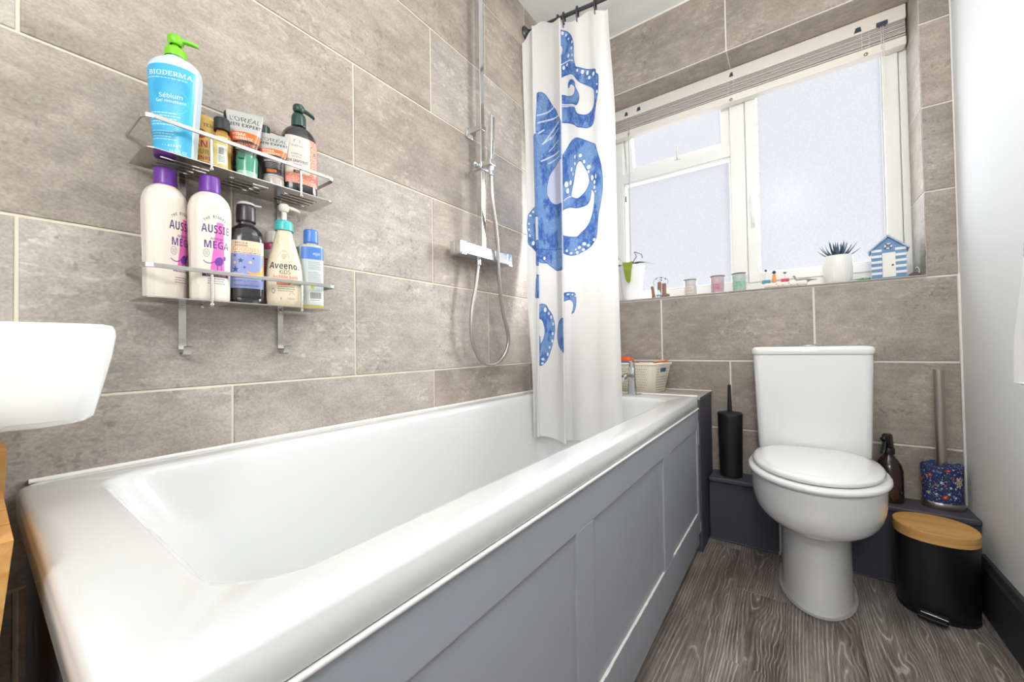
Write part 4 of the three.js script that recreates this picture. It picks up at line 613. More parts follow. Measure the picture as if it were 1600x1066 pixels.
// ---- lower shelf ----
function creamBottle(label, x, z, d, s, strip, ta, tb) {
  const o = item('shampoo_bottle', label, 'bottle', x, onLower, z, d, BL);
  const k = s;
  const pr = smooth([[0, 0.0285, 0.0205, 2.4], [0.004, 0.0315, 0.0235, 2.4], [0.07 * k, 0.0325, 0.0245, 2.3], [0.14 * k, 0.0345, 0.0255, 2.2], [0.178 * k, 0.035, 0.0255, 2.15], [0.198 * k, 0.0315, 0.0245, 2.1], [0.21 * k, 0.0245, 0.0205, 2], [0.2165 * k, 0.0165, 0.0155, 2]], 3);
  part('body', loftY(pr, 44), plastic(0xe6ddd0, 0.42), o);
  part('label', wrapLabel(pr, 0.03, 0.18 * k, ta, tb), plastic(0xffffff, 0.45, { map: canvasTex(640, 1024, (c, w, h) => {
    c.fillStyle = '#e6ddd0'; c.fillRect(0, 0, w, h);
    c.fillStyle = '#e459b4'; c.globalAlpha = 0.85; c.beginPath(); c.moveTo(330, 170); c.lineTo(440, 170); c.lineTo(470, 830); c.lineTo(220, 830); c.closePath(); c.fill(); c.globalAlpha = 1;
    arcText(c, '·THE BIGGEST·', w / 2, 420, 320, 54, '#4a3a58', 0.125);
    T(c, 'AUSSIE', w / 2, 270, 150, '#46285e', { s: 0.95 }); T(c, 'AUSSOME', 330, 400, 46, '#46285e'); T(c, 'MEGA', w / 2 + 10, 480, 140, '#552a78', { s: 1.1 });
    c.strokeStyle = '#6a5a78'; c.lineWidth = 6; c.beginPath(); c.arc(160, 600, 50, 0, 7); c.stroke(); fine(c, 126, 580, 3, 70, 18, '#6a5a78');
    c.strokeStyle = '#6a2f96'; c.lineWidth = 12; c.beginPath(); c.moveTo(110, 700); c.quadraticCurveTo(200, 770, 300, 700); c.stroke();
    c.fillStyle = '#6a2f96'; c.beginPath(); c.ellipse(370, 700, 80, 58, -0.3, 0, 7); c.fill(); c.beginPath(); c.ellipse(470, 650, 26, 34, 0.5, 0, 7); c.fill(); c.fillRect(330, 740, 16, 80); c.fillRect(400, 735, 16, 85); c.lineWidth = 8; c.beginPath(); c.moveTo(520, 720); c.quadraticCurveTo(560, 800, 500, 820); c.stroke();
    if (strip) { c.fillStyle = '#4b2552'; c.fillRect(90, 850, 470, 62); T(c, 'CONDITIONER', w / 2 + 5, 882, 50, '#e6d9dc'); } else { fine(c, 150, 850, 1, 340, 40, '#5d4a70'); }
    fine(c, 180, 935, 3, 290, 30, '#7d6f86');
  }) }), o);
  part('cap', lathe([[0.0155, 0.215 * k], [0.0168, 0.2155 * k], [0.0172, 0.22 * k], [0.0168, 0.2475 * k], [0.0155, 0.25 * k], [0, 0.2515 * k]], 30), plastic(0x6a2c9a, 0.4), o);
}
creamBottle('tall cream shampoo bottle with a purple cap, the taller of the pair', 0.062, 1.7805, -8, 1.0, false, -16, 88);
creamBottle('cream conditioner bottle with a purple cap and a dark strip under its pink print', 0.0935, 1.7195, 6, 0.985, true, -44, 66);
{ // dark bubble bath, night-sky label
  const o = item('bubble_bath_bottle', 'dark bottle with a lilac night-sky label and a flip cap on the lower shelf', 'bottle', 0.074, onLower, 1.6495, 18, BL);
  const pr = smooth([[0, 0.03, 0.022, 2.5], [0.005, 0.0322, 0.025, 2.5], [0.07, 0.0335, 0.0255, 2.5], [0.13, 0.0335, 0.0255, 2.5], [0.152, 0.031, 0.024, 2.3], [0.166, 0.0215, 0.0185, 2.1], [0.172, 0.0155, 0.015, 2], [0.184, 0.015, 0.0145, 2]], 3);
  part('body', loftY(pr, 44), plastic(0x171317, 0.15, { clearcoat: 0.8 }), o);
  part('label', wrapLabel(pr, 0.033, 0.133, -70, 62), plastic(0xffffff, 0.5, { map: canvasTex(640, 800, (c, w, h) => {
    c.fillStyle = '#8e9bd0'; c.fillRect(0, 0, w, h); c.fillStyle = '#ecd2b4'; c.fillRect(0, 0, w, 220); c.fillStyle = '#f0a94e'; c.beginPath(); c.arc(520, 400, 210, 0, 7); c.fill(); c.fillStyle = '#8e9bd0'; c.beginPath(); c.ellipse(440, 330, 190, 200, 0, 0, 7); c.fill(); c.fillStyle = '#ecd2b4'; c.fillRect(0, 0, w, 218);
    T(c, 'BAYLIS &', 150, 42, 46, '#5d4a44', { a: 'left' }); T(c, 'HARDING', 150, 86, 44, '#5d4a44', { a: 'left' }); T(c, 'GOODNESS', 350, 146, 88, '#c98d4e', { w: '', s: 1.05 }); fine(c, 140, 196, 1, 420, 30, '#7a4a60');
    const star = (x, y, r, col) => { c.fillStyle = col; c.beginPath(); for (let i = 0; i < 10; i++) { const a = i * Math.PI / 5 - 1.57, q = i % 2 ? r * 0.42 : r; c.lineTo(x + q * Math.cos(a), y + q * Math.sin(a)); } c.fill(); };
    star(150, 260, 28, '#2f4a86'); star(240, 340, 52, '#2f4a86'); star(160, 490, 58, '#2f4a86'); star(300, 450, 28, '#2f4a86'); star(440, 290, 26, '#2f4a86'); star(600, 640, 40, '#2f4a86'); for (const q of [[150, 380, 22], [390, 360, 24]]) { c.fillStyle = '#e8c98a'; c.beginPath(); c.arc(...q, 0, 7); c.fill(); } c.fillStyle = '#e79aa8'; c.beginPath(); c.arc(320, 240, 18, 0, 7); c.arc(280, 560, 16, 0, 7); c.fill();
    T(c, 'natural bubble bath', 310, 612, 48, '#33406e'); T(c, 'lavender & camomile', 310, 672, 42, '#33406e', { w: '' }); fine(c, 140, 750, 1, 380, 34, '#46528a');
  }) }), o);
  part('flip_cap', [lathe([[0.0155, 0.176], [0.0178, 0.177], [0.0182, 0.18], [0.0182, 0.197], [0.0178, 0.1985], [0.0178, 0.2095], [0.0165, 0.212], [0, 0.2128]])], plastic(0x2a2128, 0.35), o);
  part('clear_lid', [lathe([[0, 0.2132], [0.017, 0.2132], [0.0175, 0.216], [0.015, 0.2195], [0, 0.2205]]), rb(0.006, 0.028, 0.2142, 0.2175, -0.006, 0.006, 0.0015)], plastic(0xdcd8d4, 0.2), o);
}
{ // cream pump bottle with turquoise collar
  const o = item('pump_bottle', 'cream children\u2019s bath wash pump bottle with a turquoise collar on the lower shelf', 'bottle', 0.0905, onLower, 1.5795, 22, BL);
  const pr = smooth([[0, 0.03, 0.019, 2.3], [0.005, 0.0345, 0.0225, 2.3], [0.045, 0.0375, 0.0245, 2.2], [0.085, 0.0355, 0.0235, 2.1], [0.12, 0.0285, 0.0215, 2], [0.15, 0.0205, 0.0185, 2], [0.168, 0.0165, 0.0165, 2], [0.172, 0.0155, 0.0155, 2]], 3);
  part('body', loftY(pr, 44), plastic(0xe3d5bb, 0.42), o);
  part('label', wrapLabel(pr, 0.012, 0.138, -58, 58), plastic(0xffffff, 0.5, { map: canvasTex(640, 960, (c, w, h) => {
    c.fillStyle = '#e3d5bb'; c.fillRect(0, 0, w, h); c.strokeStyle = '#b59a6a'; c.lineWidth = 9; c.beginPath(); c.arc(300, 230, 118, Math.PI, 0); c.stroke(); fine(c, 235, 180, 2, 130, 26, '#a58d62'); fine(c, 265, 235, 1, 70, 20, '#6d5a40');
    T(c, 'Aveeno.', w / 2, 370, 152, '#2b2624', { s: 1.0 }); T(c, 'KiDS', 320, 476, 104, '#3a3330', { w: '' }); T(c, 'bubble bath', 340, 562, 74, '#d2643c', { f: 'serif' }); T(c, '& wash', 290, 624, 70, '#d2643c', { f: 'serif' }); c.fillStyle = '#d9512e'; c.fillRect(180, 655, 230, 38); fine(c, 200, 664, 1, 190, 30, '#f3d9cc');
    c.strokeStyle = '#5f3a2c'; c.lineWidth = 10; c.beginPath(); c.ellipse(120, 800, 26, 40, 0, 0, 7); c.stroke(); fine(c, 200, 722, 2, 330, 34, '#6d5a48'); fine(c, 200, 792, 1, 260, 26, '#6d5a48'); c.strokeStyle = '#59617e'; c.lineWidth = 6; c.beginPath(); c.arc(440, 866, 44, Math.PI, 0); c.stroke(); T(c, 'K', 260, 925, 44, '#3a3a56'); T(c, '250ml', 420, 925, 48, '#6a5f50', { w: '' });
  }) }), o);
  pump(o, plastic(0x45bcb8, 0.35), 0.1715, { collar: 0.0182, ch: 0.0225, stem: 0.028, nx: 0.034, dir: 0.35, hr: 0.0105, head: plastic(0xe6dccb, 0.3) });
}
{ // wide magenta bottle behind
  const o = item('lotion_bottle', 'magenta and white bottle with a pale cap half hidden behind the turquoise-collared pump bottle', 'bottle', 0.0345, onLower, 1.572, 20, BL);
  const pr = smooth([[0, 0.026, 0.0165, 2.4], [0.004, 0.0285, 0.0185, 2.4], [0.13, 0.0285, 0.0185, 2.4], [0.15, 0.0275, 0.0175, 2.4], [0.152, 0.0268, 0.0168, 2.4]], 3);
  part('body', loftY(pr, 36), plastic(0xd9457f, 0.4), o);
  part('band', wrapLabel(pr, 0.09, 0.15, -85, 85), plastic(0xffffff, 0.5, { map: canvasTex(256, 256, (c, w, h) => { c.fillStyle = '#d9457f'; c.fillRect(0, 0, w, h); c.fillStyle = '#f1ece6'; c.fillRect(0, 60, w, 90); c.fillStyle = '#c5c23e'; c.fillRect(150, 80, 106, 110); fine(c, 20, 170, 3, 120, 22, '#f6dfe6'); }) }), o);
  part('cap', lathe([[0.024, 0.1525], [0.0245, 0.156], [0.0235, 0.178], [0.02, 0.181], [0, 0.182]], 28), plastic(0xe6e0da, 0.3), o);
}
{
  const o = item('slim_bottle', 'slim turquoise bottle against the wall behind the blue-capped bottle', 'bottle', 0.035, onLower, 1.5225, 20, BL);
  const pr = smooth([[0, 0.0145, 0.0125, 2.3], [0.004, 0.016, 0.014, 2.3], [0.11, 0.016, 0.014, 2.3], [0.122, 0.0125, 0.012, 2]], 3);
  part('body', loftY(pr, 30), plastic(0x2aa39a, 0.35), o);
  part('band', wrapLabel(pr, 0.08, 0.106, -85, 85), plastic(0xe2b79a, 0.5), o);
  part('cap', lathe([[0.0128, 0.1215], [0.0135, 0.123], [0.0135, 0.153], [0.012, 0.155], [0, 0.1555]]), plastic(0x1f8d8c, 0.4), o);
}
{ // clear baby oil with blue cap
  const o = item('oil_bottle', 'clear bottle of yellow oil with a blue cap at the end of the lower shelf', 'bottle', 0.080, onLower, 1.5135, 20, BL);
  const pr = smooth([[0, 0.024, 0.0175, 2.6], [0.004, 0.027, 0.02, 2.6], [0.08, 0.0275, 0.0205, 2.6], [0.146, 0.0275, 0.0205, 2.6], [0.153, 0.0245, 0.0185, 2.4], [0.157, 0.0145, 0.0135, 2], [0.161, 0.0135, 0.0135, 2]], 3);
  part('body', loftY(pr, 40), plastic(0xbfc6b8, 0.15, { clearcoat: 0.8 }), o);
  part('oil', loftY(pr.filter((p) => p[0] < 0.075).map((p) => [p[0], p[1] + 0.0002, p[2] + 0.0002, p[3]]), 40, true, false), plastic(0xc4b03a, 0.15, { clearcoat: 0.8 }), o);
  part('back_label', wrapLabel(pr, 0.008, 0.147, -50, 62, 0.0007), plastic(0xffffff, 0.5, { map: canvasTex(512, 900, (c, w, h) => { c.fillStyle = '#b7c3c4'; c.fillRect(0, 0, w, h); c.fillStyle = '#4d7ccf'; c.fillRect(0, 0, w, 190); T(c, 'vegan', 330, 100, 62, '#d9e4f6', { w: '' }); c.fillStyle = '#c9d2d2'; c.fillRect(120, 200, 380, 680); fine(c, 150, 230, 5, 300, 26, '#8d9a9e'); fine(c, 150, 390, 7, 300, 26, '#8d9a9e'); c.fillStyle = '#b4c43a'; c.beginPath(); c.arc(240, 620, 36, 0, 7); c.fill(); c.fillStyle = '#eef0ea'; c.fillRect(170, 690, 260, 150); c.fillStyle = '#2b2f33'; for (let i = 0, x = 190; i < 20; i++) { const q = 3 + 8 * hash(i, 2, 4); c.fillRect(x, 700, q, 100); x += q + 5; } fine(c, 190, 815, 1, 200, 30, '#2b2f33'); }) }), o);
  part('cap', lathe([[0.0145, 0.158], [0.0162, 0.159], [0.0165, 0.162], [0.0162, 0.188], [0.015, 0.1905], [0, 0.191]]), plastic(0x4a7fd6, 0.4), o);
}

// ================= WINDOW SILL =================
const SY = OY0 + 0.0048;
{ // orchid
  const o = thing('potted_orchid', 'orchid with a broad green leaf in a tall tapered white pot on the sill', 'plant', [0.318, SY, -0.095]);
  part('pot', lathe([[0, 0], [0.043, 0], [0.0455, 0.003], [0.06, 0.13], [0.0665, 0.188], [0.068, 0.191], [0.0655, 0.192], [0.0625, 0.186], [0.058, 0.16], [0, 0.16]], 40), M.white, o);
  part('compost', at(lathe([[0, 0], [0.05, 0.002], [0.058, 0]], 24), 0, 0.165, 0), std(0x3d3128, 0.95), o);
  const leafM = (c) => std(c, 0.45, { transmission: 0.3, thickness: 0, side: THREE.DoubleSide });
  const leaf = (pts, w, mat) => { // blade along a spine, folded along its midrib, with thickness
    const cv = new THREE.CatmullRomCurve3(pts.map((p) => V(...p))), N = 16, rings = [];
    for (let i = 0; i <= N; i++) { const t = i / N, p = cv.getPoint(t), d = cv.getTangent(t), side = V(0, 1, 0).cross(d); if (side.length() < 0.2) side.set(1, 0, 0); side.normalize(); const up = d.clone().cross(side).normalize(), ww = Math.max(0.0012, w * Math.sin(Math.PI * Math.min(1, 0.08 + t * 0.92) ** 0.75)), th = 0.0009; const P = (s, u) => { const q = p.clone().addScaledVector(side, s).addScaledVector(up, u); return [q.x, q.y, q.z]; }; rings.push([P(-ww, 0.16 * ww), P(0, -th), P(ww, 0.16 * ww), P(0, th)]); }
    part('leaf', loft(rings, true, true, 1.2), mat, o);
  };
  leaf([[-0.005, 0.165, 0.0], [-0.005, 0.205, 0.03], [0.0, 0.20, 0.062], [0.008, 0.16, 0.083], [0.012, 0.10, 0.085], [0.014, 0.085, 0.083]], 0.026, leafM(0x9aac2e));
  leaf([[0.0, 0.17, 0.0], [0.03, 0.20, 0.01], [0.08, 0.198, 0.014], [0.128, 0.184, 0.014]], 0.021, leafM(0x64805a));
  leaf([[0.0, 0.17, 0.0], [-0.04, 0.21, 0.02], [-0.07, 0.24, 0.01], [-0.085, 0.27, 0.0]], 0.017, leafM(0x8d9a78));
  leaf([[0.0, 0.165, 0.005], [-0.045, 0.195, 0.04], [-0.08, 0.19, 0.055]], 0.013, leafM(0x6f8468));
  for (const q of [[[-0.02, 0.175, 0.02], [-0.05, 0.19, 0.06], [-0.075, 0.16, 0.075]], [[-0.02, 0.17, 0.02], [-0.06, 0.2, 0.045], [-0.085, 0.215, 0.05]]]) part('air_root', tube(q, 0.0018, 14, 6), std(0x6f756c, 0.8), o);
  part('flower_stem', tube([[0.005, 0.165, 0.01], [0.02, 0.215, 0.02], [0.034, 0.235, 0.02], [0.03, 0.25, 0.02], [0.023, 0.262, 0.02], [0.045, 0.252, 0.02], [0.062, 0.243, 0.02], [0.066, 0.224, 0.02]], 0.0019, 40, 6, 0.15), std(0x3a4136, 0.7), o);
}
{ // driftwood ornament
  const o = thing('driftwood_ornament', 'small ornament of three driftwood pegs with a blue and white float and wire', 'ornament', [0.473, SY, -0.06]);
  const wd = std(0x8d6f62, 0.85), peg = (x, z, h, r, lean) => part('peg', loftY(smooth([[0, r * 1.15, r * 1.1, 2, 0, 0], [h * 0.35, r * 0.9, r * 0.95, 2, lean * 0.3, 0], [h * 0.75, r * 0.95, r * 0.85, 2, lean * 0.7, 0], [h * 0.96, r * 0.9, r * 0.8, 2, lean, 0], [h, r * 0.7, r * 0.65, 2, lean, 0]].map((q) => [q[0] + 0.004, q[1], q[2], q[3], q[4] + x, z]), 3), 16), wd, o);
  part('base', rb(-0.048, 0.05, 0, 0.005, -0.02, 0.02, 0.002), wd, o);
  peg(-0.03, 0, 0.062, 0.0085, -0.007); peg(-0.004, -0.006, 0.082, 0.0105, 0.002); peg(0.022, 0, 0.072, 0.0115, 0.0);
  part('pebble', at(new THREE.SphereGeometry(0.013, 16, 10).scale(1, 0.75, 0.9), 0.037, 0.013, 0.004), wd, o);
  const f = part('float', at(loftY([[0, 0.008, 0.007, 2], [0.006, 0.0115, 0.009, 2.2], [0.018, 0.011, 0.009, 2.2], [0.026, 0.0065, 0.006, 2], [0.036, 0.003, 0.003, 2]], 18), 0.0, 0.006, 0.019), std(0xe9edf0, 0.5), o);
  part('stripe', at(loftY([[0, 0.0118, 0.0094, 2.2], [0.004, 0.0122, 0.0096, 2.2], [0.006, 0.0119, 0.0094, 2.2]], 18), 0, 0.011, 0.019), std(0x3f7fae, 0.5), f);
  const ink = std(0x2a2a2c, 0.5, { metalness: 0.5 });
  part('wire', [tube([[-0.026, 0.066, 0], [-0.03, 0.09, 0], [-0.014, 0.106, 0], [0.008, 0.108, 0], [0.03, 0.1, 0], [0.042, 0.084, 0], [0.036, 0.072, 0]], 0.0007, 40, 5), tube([[0.002, 0.086, -0.006], [-0.004, 0.096, -0.004], [0.004, 0.102, 0], [0.008, 0.095, 0], [0.004, 0.09, 0]], 0.0006, 24, 5)], ink, o);
  for (const [x, y, r] of [[-0.016, 0.1055, 0.3], [0.009, 0.1075, -0.2], [0.028, 0.1, -0.7], [0.008, 0.095, 0.1]]) part('wire_bird', at(new THREE.SphereGeometry(0.0032, 8, 6).scale(1.3, 0.8, 0.5), x, y - 0.002, 0, 0, 0, r), ink, o);
}
// three scented candles in lidded glasses
for (const [x, z, wax, glass, lid, name] of [[0.613, -0.09, 0xe4e0d8, 0xeceae6, 0x8d8791, 'cream'], [0.735, -0.065, 0xd9a2b4, 0xeadadf, 0x8a7480, 'pink'], [0.826, -0.055, 0xa9d6bd, 0xdcebe2, 0x77757f, 'pale green']]) {
  const o = thing('glass_candle', `small ${name} candle in a lidded glass cup on the window sill`, 'candle', [x, SY, z], 0, 'candles on the window sill');
  part('glass', lathe([[0, 0], [0.024, 0], [0.0262, 0.002], [0.03, 0.076], [0.0305, 0.079], [0.029, 0.079], [0.0272, 0.062], [0, 0.062]], 30), std(glass, 0.1, { clearcoat: 0.7, transmission: 0.35, thickness: 0 }), o);
  part('wax', lathe([[0, 0.004], [0.0245, 0.004], [0.0275, 0.054], [0.0268, 0.056], [0, 0.056]], 28), std(wax, 0.6), o);
  part('label', wrapLabel([[0.01, 0.0272, 0.0272, 2], [0.052, 0.0292, 0.0292, 2]], 0.014, 0.048, -40, 40, 0.0006), std(wax, 0.7, { map: canvasTex(256, 192, (c, w, h) => { c.fillStyle = '#f2eeee'; c.fillRect(0, 0, w, h); fine(c, 50, 30, 2, 150, 22, '#9a8f92'); fine(c, 30, 90, 3, 190, 22, '#b0a4a8'); }) }), o);
  part('lid', lathe([[0, 0.0795], [0.0312, 0.0795], [0.032, 0.081], [0.032, 0.0835], [0.0305, 0.085], [0, 0.0855]], 30), std(lid, 0.5), o);
}
{ // carved white stick
  const o = thing('painted_stick', 'thick white speckled stick lying flat on the window sill', 'stick', [0.998, SY + 0.0122, -0.03]);
  part('stick', rod([-0.074, 0, 0.002], [0.072, 0, -0.004], 0.0118, 18), std(0xefe6dc, 0.6), o);
  part('speckle', [-0.05, -0.032, -0.026, -0.01, 0.012, 0.018, 0.04].map((x, i) => at(new THREE.SphereGeometry(0.0022, 8, 6), x, 0.0045 * Math.sin(i * 2), 0.0105)), std(0x8d95ad, 0.6), o);
}
// little toys standing behind the stick
{
  const toy = (name, label, x, z, ry = 0, k = 1.25) => { const o = thing(name, label, 'toy', [x, SY, z], ry, 'tiny toys on the sill'); o.scale.setScalar(k); return o; };
  let o = toy('toy_figure', 'tiny toy figure in an orange dress behind the white stick', 0.957, -0.085);
  part('body', lathe([[0, 0], [0.008, 0], [0.0085, 0.002], [0.0055, 0.052], [0.003, 0.056], [0, 0.057]], 16), std(0xe7a06a, 0.6), o); part('head', at(new THREE.SphereGeometry(0.0058, 14, 10), 0, 0.062, 0), std(0x39424e, 0.6), o);
  o = toy('toy_block', 'tiny teal toy block behind the left end of the stick', 0.927, -0.078);
  part('hull', at(rbox(0.026, 0.012, 0.012, 0.002), 0, 0.03, 0), std(0x4f9aa6, 0.5), o); part('stand', lathe([[0, 0], [0.006, 0], [0.004, 0.024], [0, 0.025]], 12), std(0xf0efec, 0.5), o); part('knob', at(new THREE.SphereGeometry(0.0042, 10, 8), 0, 0.07, 0), std(0x39424e, 0.5), o); part('mast', rod([0, 0.034, 0], [0, 0.068, 0], 0.0012, 6), std(0xdedede, 0.5), o);
  o = toy('toy_block', 'tiny red toy block behind the middle of the stick', 0.996, -0.078);
  part('block', at(rbox(0.024, 0.011, 0.012, 0.002), 0, 0.03, 0), std(0xcf4464, 0.5), o); part('stand', lathe([[0, 0], [0.006, 0], [0.004, 0.024], [0, 0.025]], 12), std(0xf0efec, 0.5), o); part('mast', rod([0, 0.034, 0], [0, 0.054, 0], 0.0012, 6), std(0xdedede, 0.5), o); part('knob', at(new THREE.SphereGeometry(0.0042, 10, 8).scale(1.2, 0.8, 1), 0, 0.056, 0), std(0x59636a, 0.5), o);
  o = toy('toy_dinosaur', 'tiny grey-green toy animal behind the right end of the stick', 1.062, -0.06);
  const gm = std(0x8f9488, 0.7); part('body', at(loftY(smooth([[0, 0.003, 0.003], [0.012, 0.006, 0.006], [0.03, 0.006, 0.006], [0.04, 0.0025, 0.0025], [0.055, 0.001, 0.001]]), 12), -0.02, 0.022, 0, 0, 0, -Math.PI / 2), gm, o); part('neck', tube([[-0.016, 0.022, 0], [-0.024, 0.03, 0], [-0.026, 0.038, 0], [-0.031, 0.038, 0]], 0.0028, 12, 7), gm, o);
  for (const x of [-0.012, 0.006]) for (const z of [-0.004, 0.004]) part('leg', rod([x, 0.0, z], [x, 0.02, z], 0.0022, 7), gm, o);
  o = toy('toy_lizard', 'tiny green toy lizard between the white pot and the beach hut', 1.2405, -0.03, 0.2, 1);
  const lm = std(0x77a884, 0.55); part('body', at(loftY(smooth([[0, 0.001, 0.001], [0.02, 0.003, 0.003], [0.032, 0.005, 0.0045], [0.05, 0.005, 0.0045], [0.058, 0.003, 0.003], [0.066, 0.0035, 0.003], [0.072, 0.001, 0.001]]), 12), -0.03, 0.008, 0, 0, 0, -Math.PI / 2), lm, o);
  for (const x of [0.0, 0.02]) for (const s of [-1, 1]) part('leg', tube([[x, 0.008, 0], [x + 0.003, 0.011, s * 0.008], [x + 0.004, 0.001, s * 0.012]], 0.0014, 8, 5), lm, o);
}
{ // succulent
  const o = thing('potted_succulent', 'spiky succulent in a ribbed white pot on the window sill', 'plant', [1.1725, SY, -0.062]);
  const k = 96, rib = (r, y) => { const out = []; for (let i = 0; i < k; i++) { const t = i / k * Math.PI * 2, q = r + 0.0009 * Math.cos(t * 32); out.push([q * Math.cos(t), y, -q * Math.sin(t)]); } return out; };
  part('pot', loft([rib(0.041, 0), rib(0.0435, 0.003), rib(0.046, 0.05), rib(0.047, 0.109), rib(0.0462, 0.112), rib(0.044, 0.111), rib(0.043, 0.1), rib(0.01, 0.0985)], true, true, 0.8), std(0xf3f2ef, 0.45), o);
  const lm = [0x3c566a, 0x4a6a78, 0x34495c].map((c) => std(c, 0.5));
  for (let i = 0; i < 30; i++) {
    const a = i * 2.399, ring = i / 30, L = mix(0.088, 0.064, ring) * rr(0.88, 1.12), el = mix(0.3, 1.3, ring), rings = [];
    for (let j = 0; j <= 8; j++) { const t = j / 8, bend = el + 0.25 * t, d = L * t, w = 0.0066 * (1 - t) ** 0.8 + 0.0003; const cx = 0.006 + d * Math.cos(bend), cy = 0.098 + d * Math.sin(bend); rings.push(supell(w, w * 0.55, 2, 8).map((p) => { const lx = cx - p[1] * Math.sin(bend), ly = cy + p[1] * Math.cos(bend); return [lx * Math.cos(a) - p[0] * Math.sin(a), ly, lx * Math.sin(a) + p[0] * Math.cos(a)]; })); }
    part('leaf', loft(rings, true, true, 1), lm[i % 3], o);
  }
}
{ // beach hut
  const o = thing('model_beach_hut', 'small blue and white striped model beach hut on the window sill', 'ornament', [1.322, SY, -0.066], -0.12);
  const w = 0.047, d = 0.042, h = 0.112, rh = 0.158, blue = std(0x6d93bb, 0.6), wht = std(0xeef0f0, 0.6), roofM = std(0xa9bdd0, 0.6);
  const gs = new THREE.Shape([[-w, 0], [w, 0], [w, h], [0, rh], [-w, h]].map((p) => new THREE.Vector2(...p)));
  part('hut', at(new THREE.ExtrudeGeometry(gs, { depth: 2 * d, bevelEnabled: false }), 0, 0, -d), blue, o);
  for (let i = 0; i < 5; i++) { const y = 0.018 + i * 0.0215; for (const s of [-1, 1]) part('white_board', rb(s < 0 ? -w : 0.018, s < 0 ? -0.018 : w, y, y + 0.0095, d, d + 0.0012, 0.0005, 1), wht, o); }
  for (let i = 0; i < 9; i++) for (const s of [-1, 1]) part('side_board', rb(s > 0 ? w : -w - 0.0016, s > 0 ? w + 0.0016 : -w, 0.004 + i * 0.0119, 0.0148 + i * 0.0119, -d, d, 0.0006, 1), i % 2 ? wht : std(0xb9cadb, 0.6), o);
  const dr = part('door', rb(-0.017, 0.019, 0.006, 0.098, d, d + 0.0026, 0.0008, 1), std(0xf1efe9, 0.6), o); part('knob', at(new THREE.SphereGeometry(0.0028, 10, 8), 0.011, 0.05, d + 0.004), M.black, dr);
  part('lifebelt', at(new THREE.TorusGeometry(0.0085, 0.0028, 8, 22), 0, 0.122, d + 0.0025), wht, o);
  for (let i = 0; i < 4; i++) part('lifebelt_band', at(new THREE.TorusGeometry(0.0085, 0.0031, 8, 5, 0.55), 0, 0.122, d + 0.0025, 0, 0, i * Math.PI / 2 + 0.4), std(0x8d4f6e, 0.6), o);
  const ang = Math.atan2(rh - h, w), L = Math.hypot(rh - h, w) + 0.014;
  for (const s of [-1, 1]) part('roof_panel', at(rbox(L, 0.006, 2 * d + 0.018, 0.0015), s * (w / 2 + 0.0035), (h + rh) / 2 + 0.0005, 0, 0, 0, -s * ang), roofM, o);
}
{ // little shell hoop in the corner
  const o = thing('shell_ornament', 'small brown shell with a thin white wire loop at the corner of the sill', 'ornament', [1.386, SY, -0.02]);
  part('shell', at(loftY([[0, 0.017, 0.012], [0.004, 0.018, 0.013], [0.010, 0.013, 0.01], [0.014, 0.006, 0.005], [0.0155, 0.001, 0.001]], 20), -0.002, 0, 0), std(0x5d5350, 0.7), o);
  part('loop', tube([[0.008, 0.004, 0], [0.011, 0.02, 0], [0.006, 0.034, 0], [0.001, 0.03, 0]], 0.001, 14, 5), M.upvc, o);
}

// ================= FAR END OF THE BATH =================
{
  const t = thing('bath_tap', 'chrome pillar mixer tap on the far rim of the bath', 'tap', [0.463, 0.6258, 0.352]);
  part('base_plate', rb(-0.03, 0.03, 0, 0.006, -0.022, 0.022, 0.002), M.chrome, t);
  part('body', at(loftY([[0, 0.0165, 0.0165, 3], [0.05, 0.0145, 0.0145, 2.6], [0.105, 0.0135, 0.0135, 2.4], [0.112, 0.0125, 0.0125, 2.2]], 30), 0, 0.0055, 0), M.chrome, t);
  part('spout', loft([[0, 0.012, 0.0125, 0.082], [0.03, 0.012, 0.0125, 0.086], [0.09, 0.012, 0.0115, 0.083], [0.122, 0.012, 0.0105, 0.076], [0.126, 0.010, 0.008, 0.075]].map(([z, a, b, y]) => supell(a, b, 3, 20).map((p) => [p[0], y + p[1], z])), true, true, 0.8), M.chrome, t);
  part('lever', [rod([0.0, 0.118, 0], [0.0, 0.138, 0], 0.012, 20), at(rbox(0.014, 0.007, 0.03, 0.003), 0.0, 0.141, 0.006)], M.chrome, t);
}
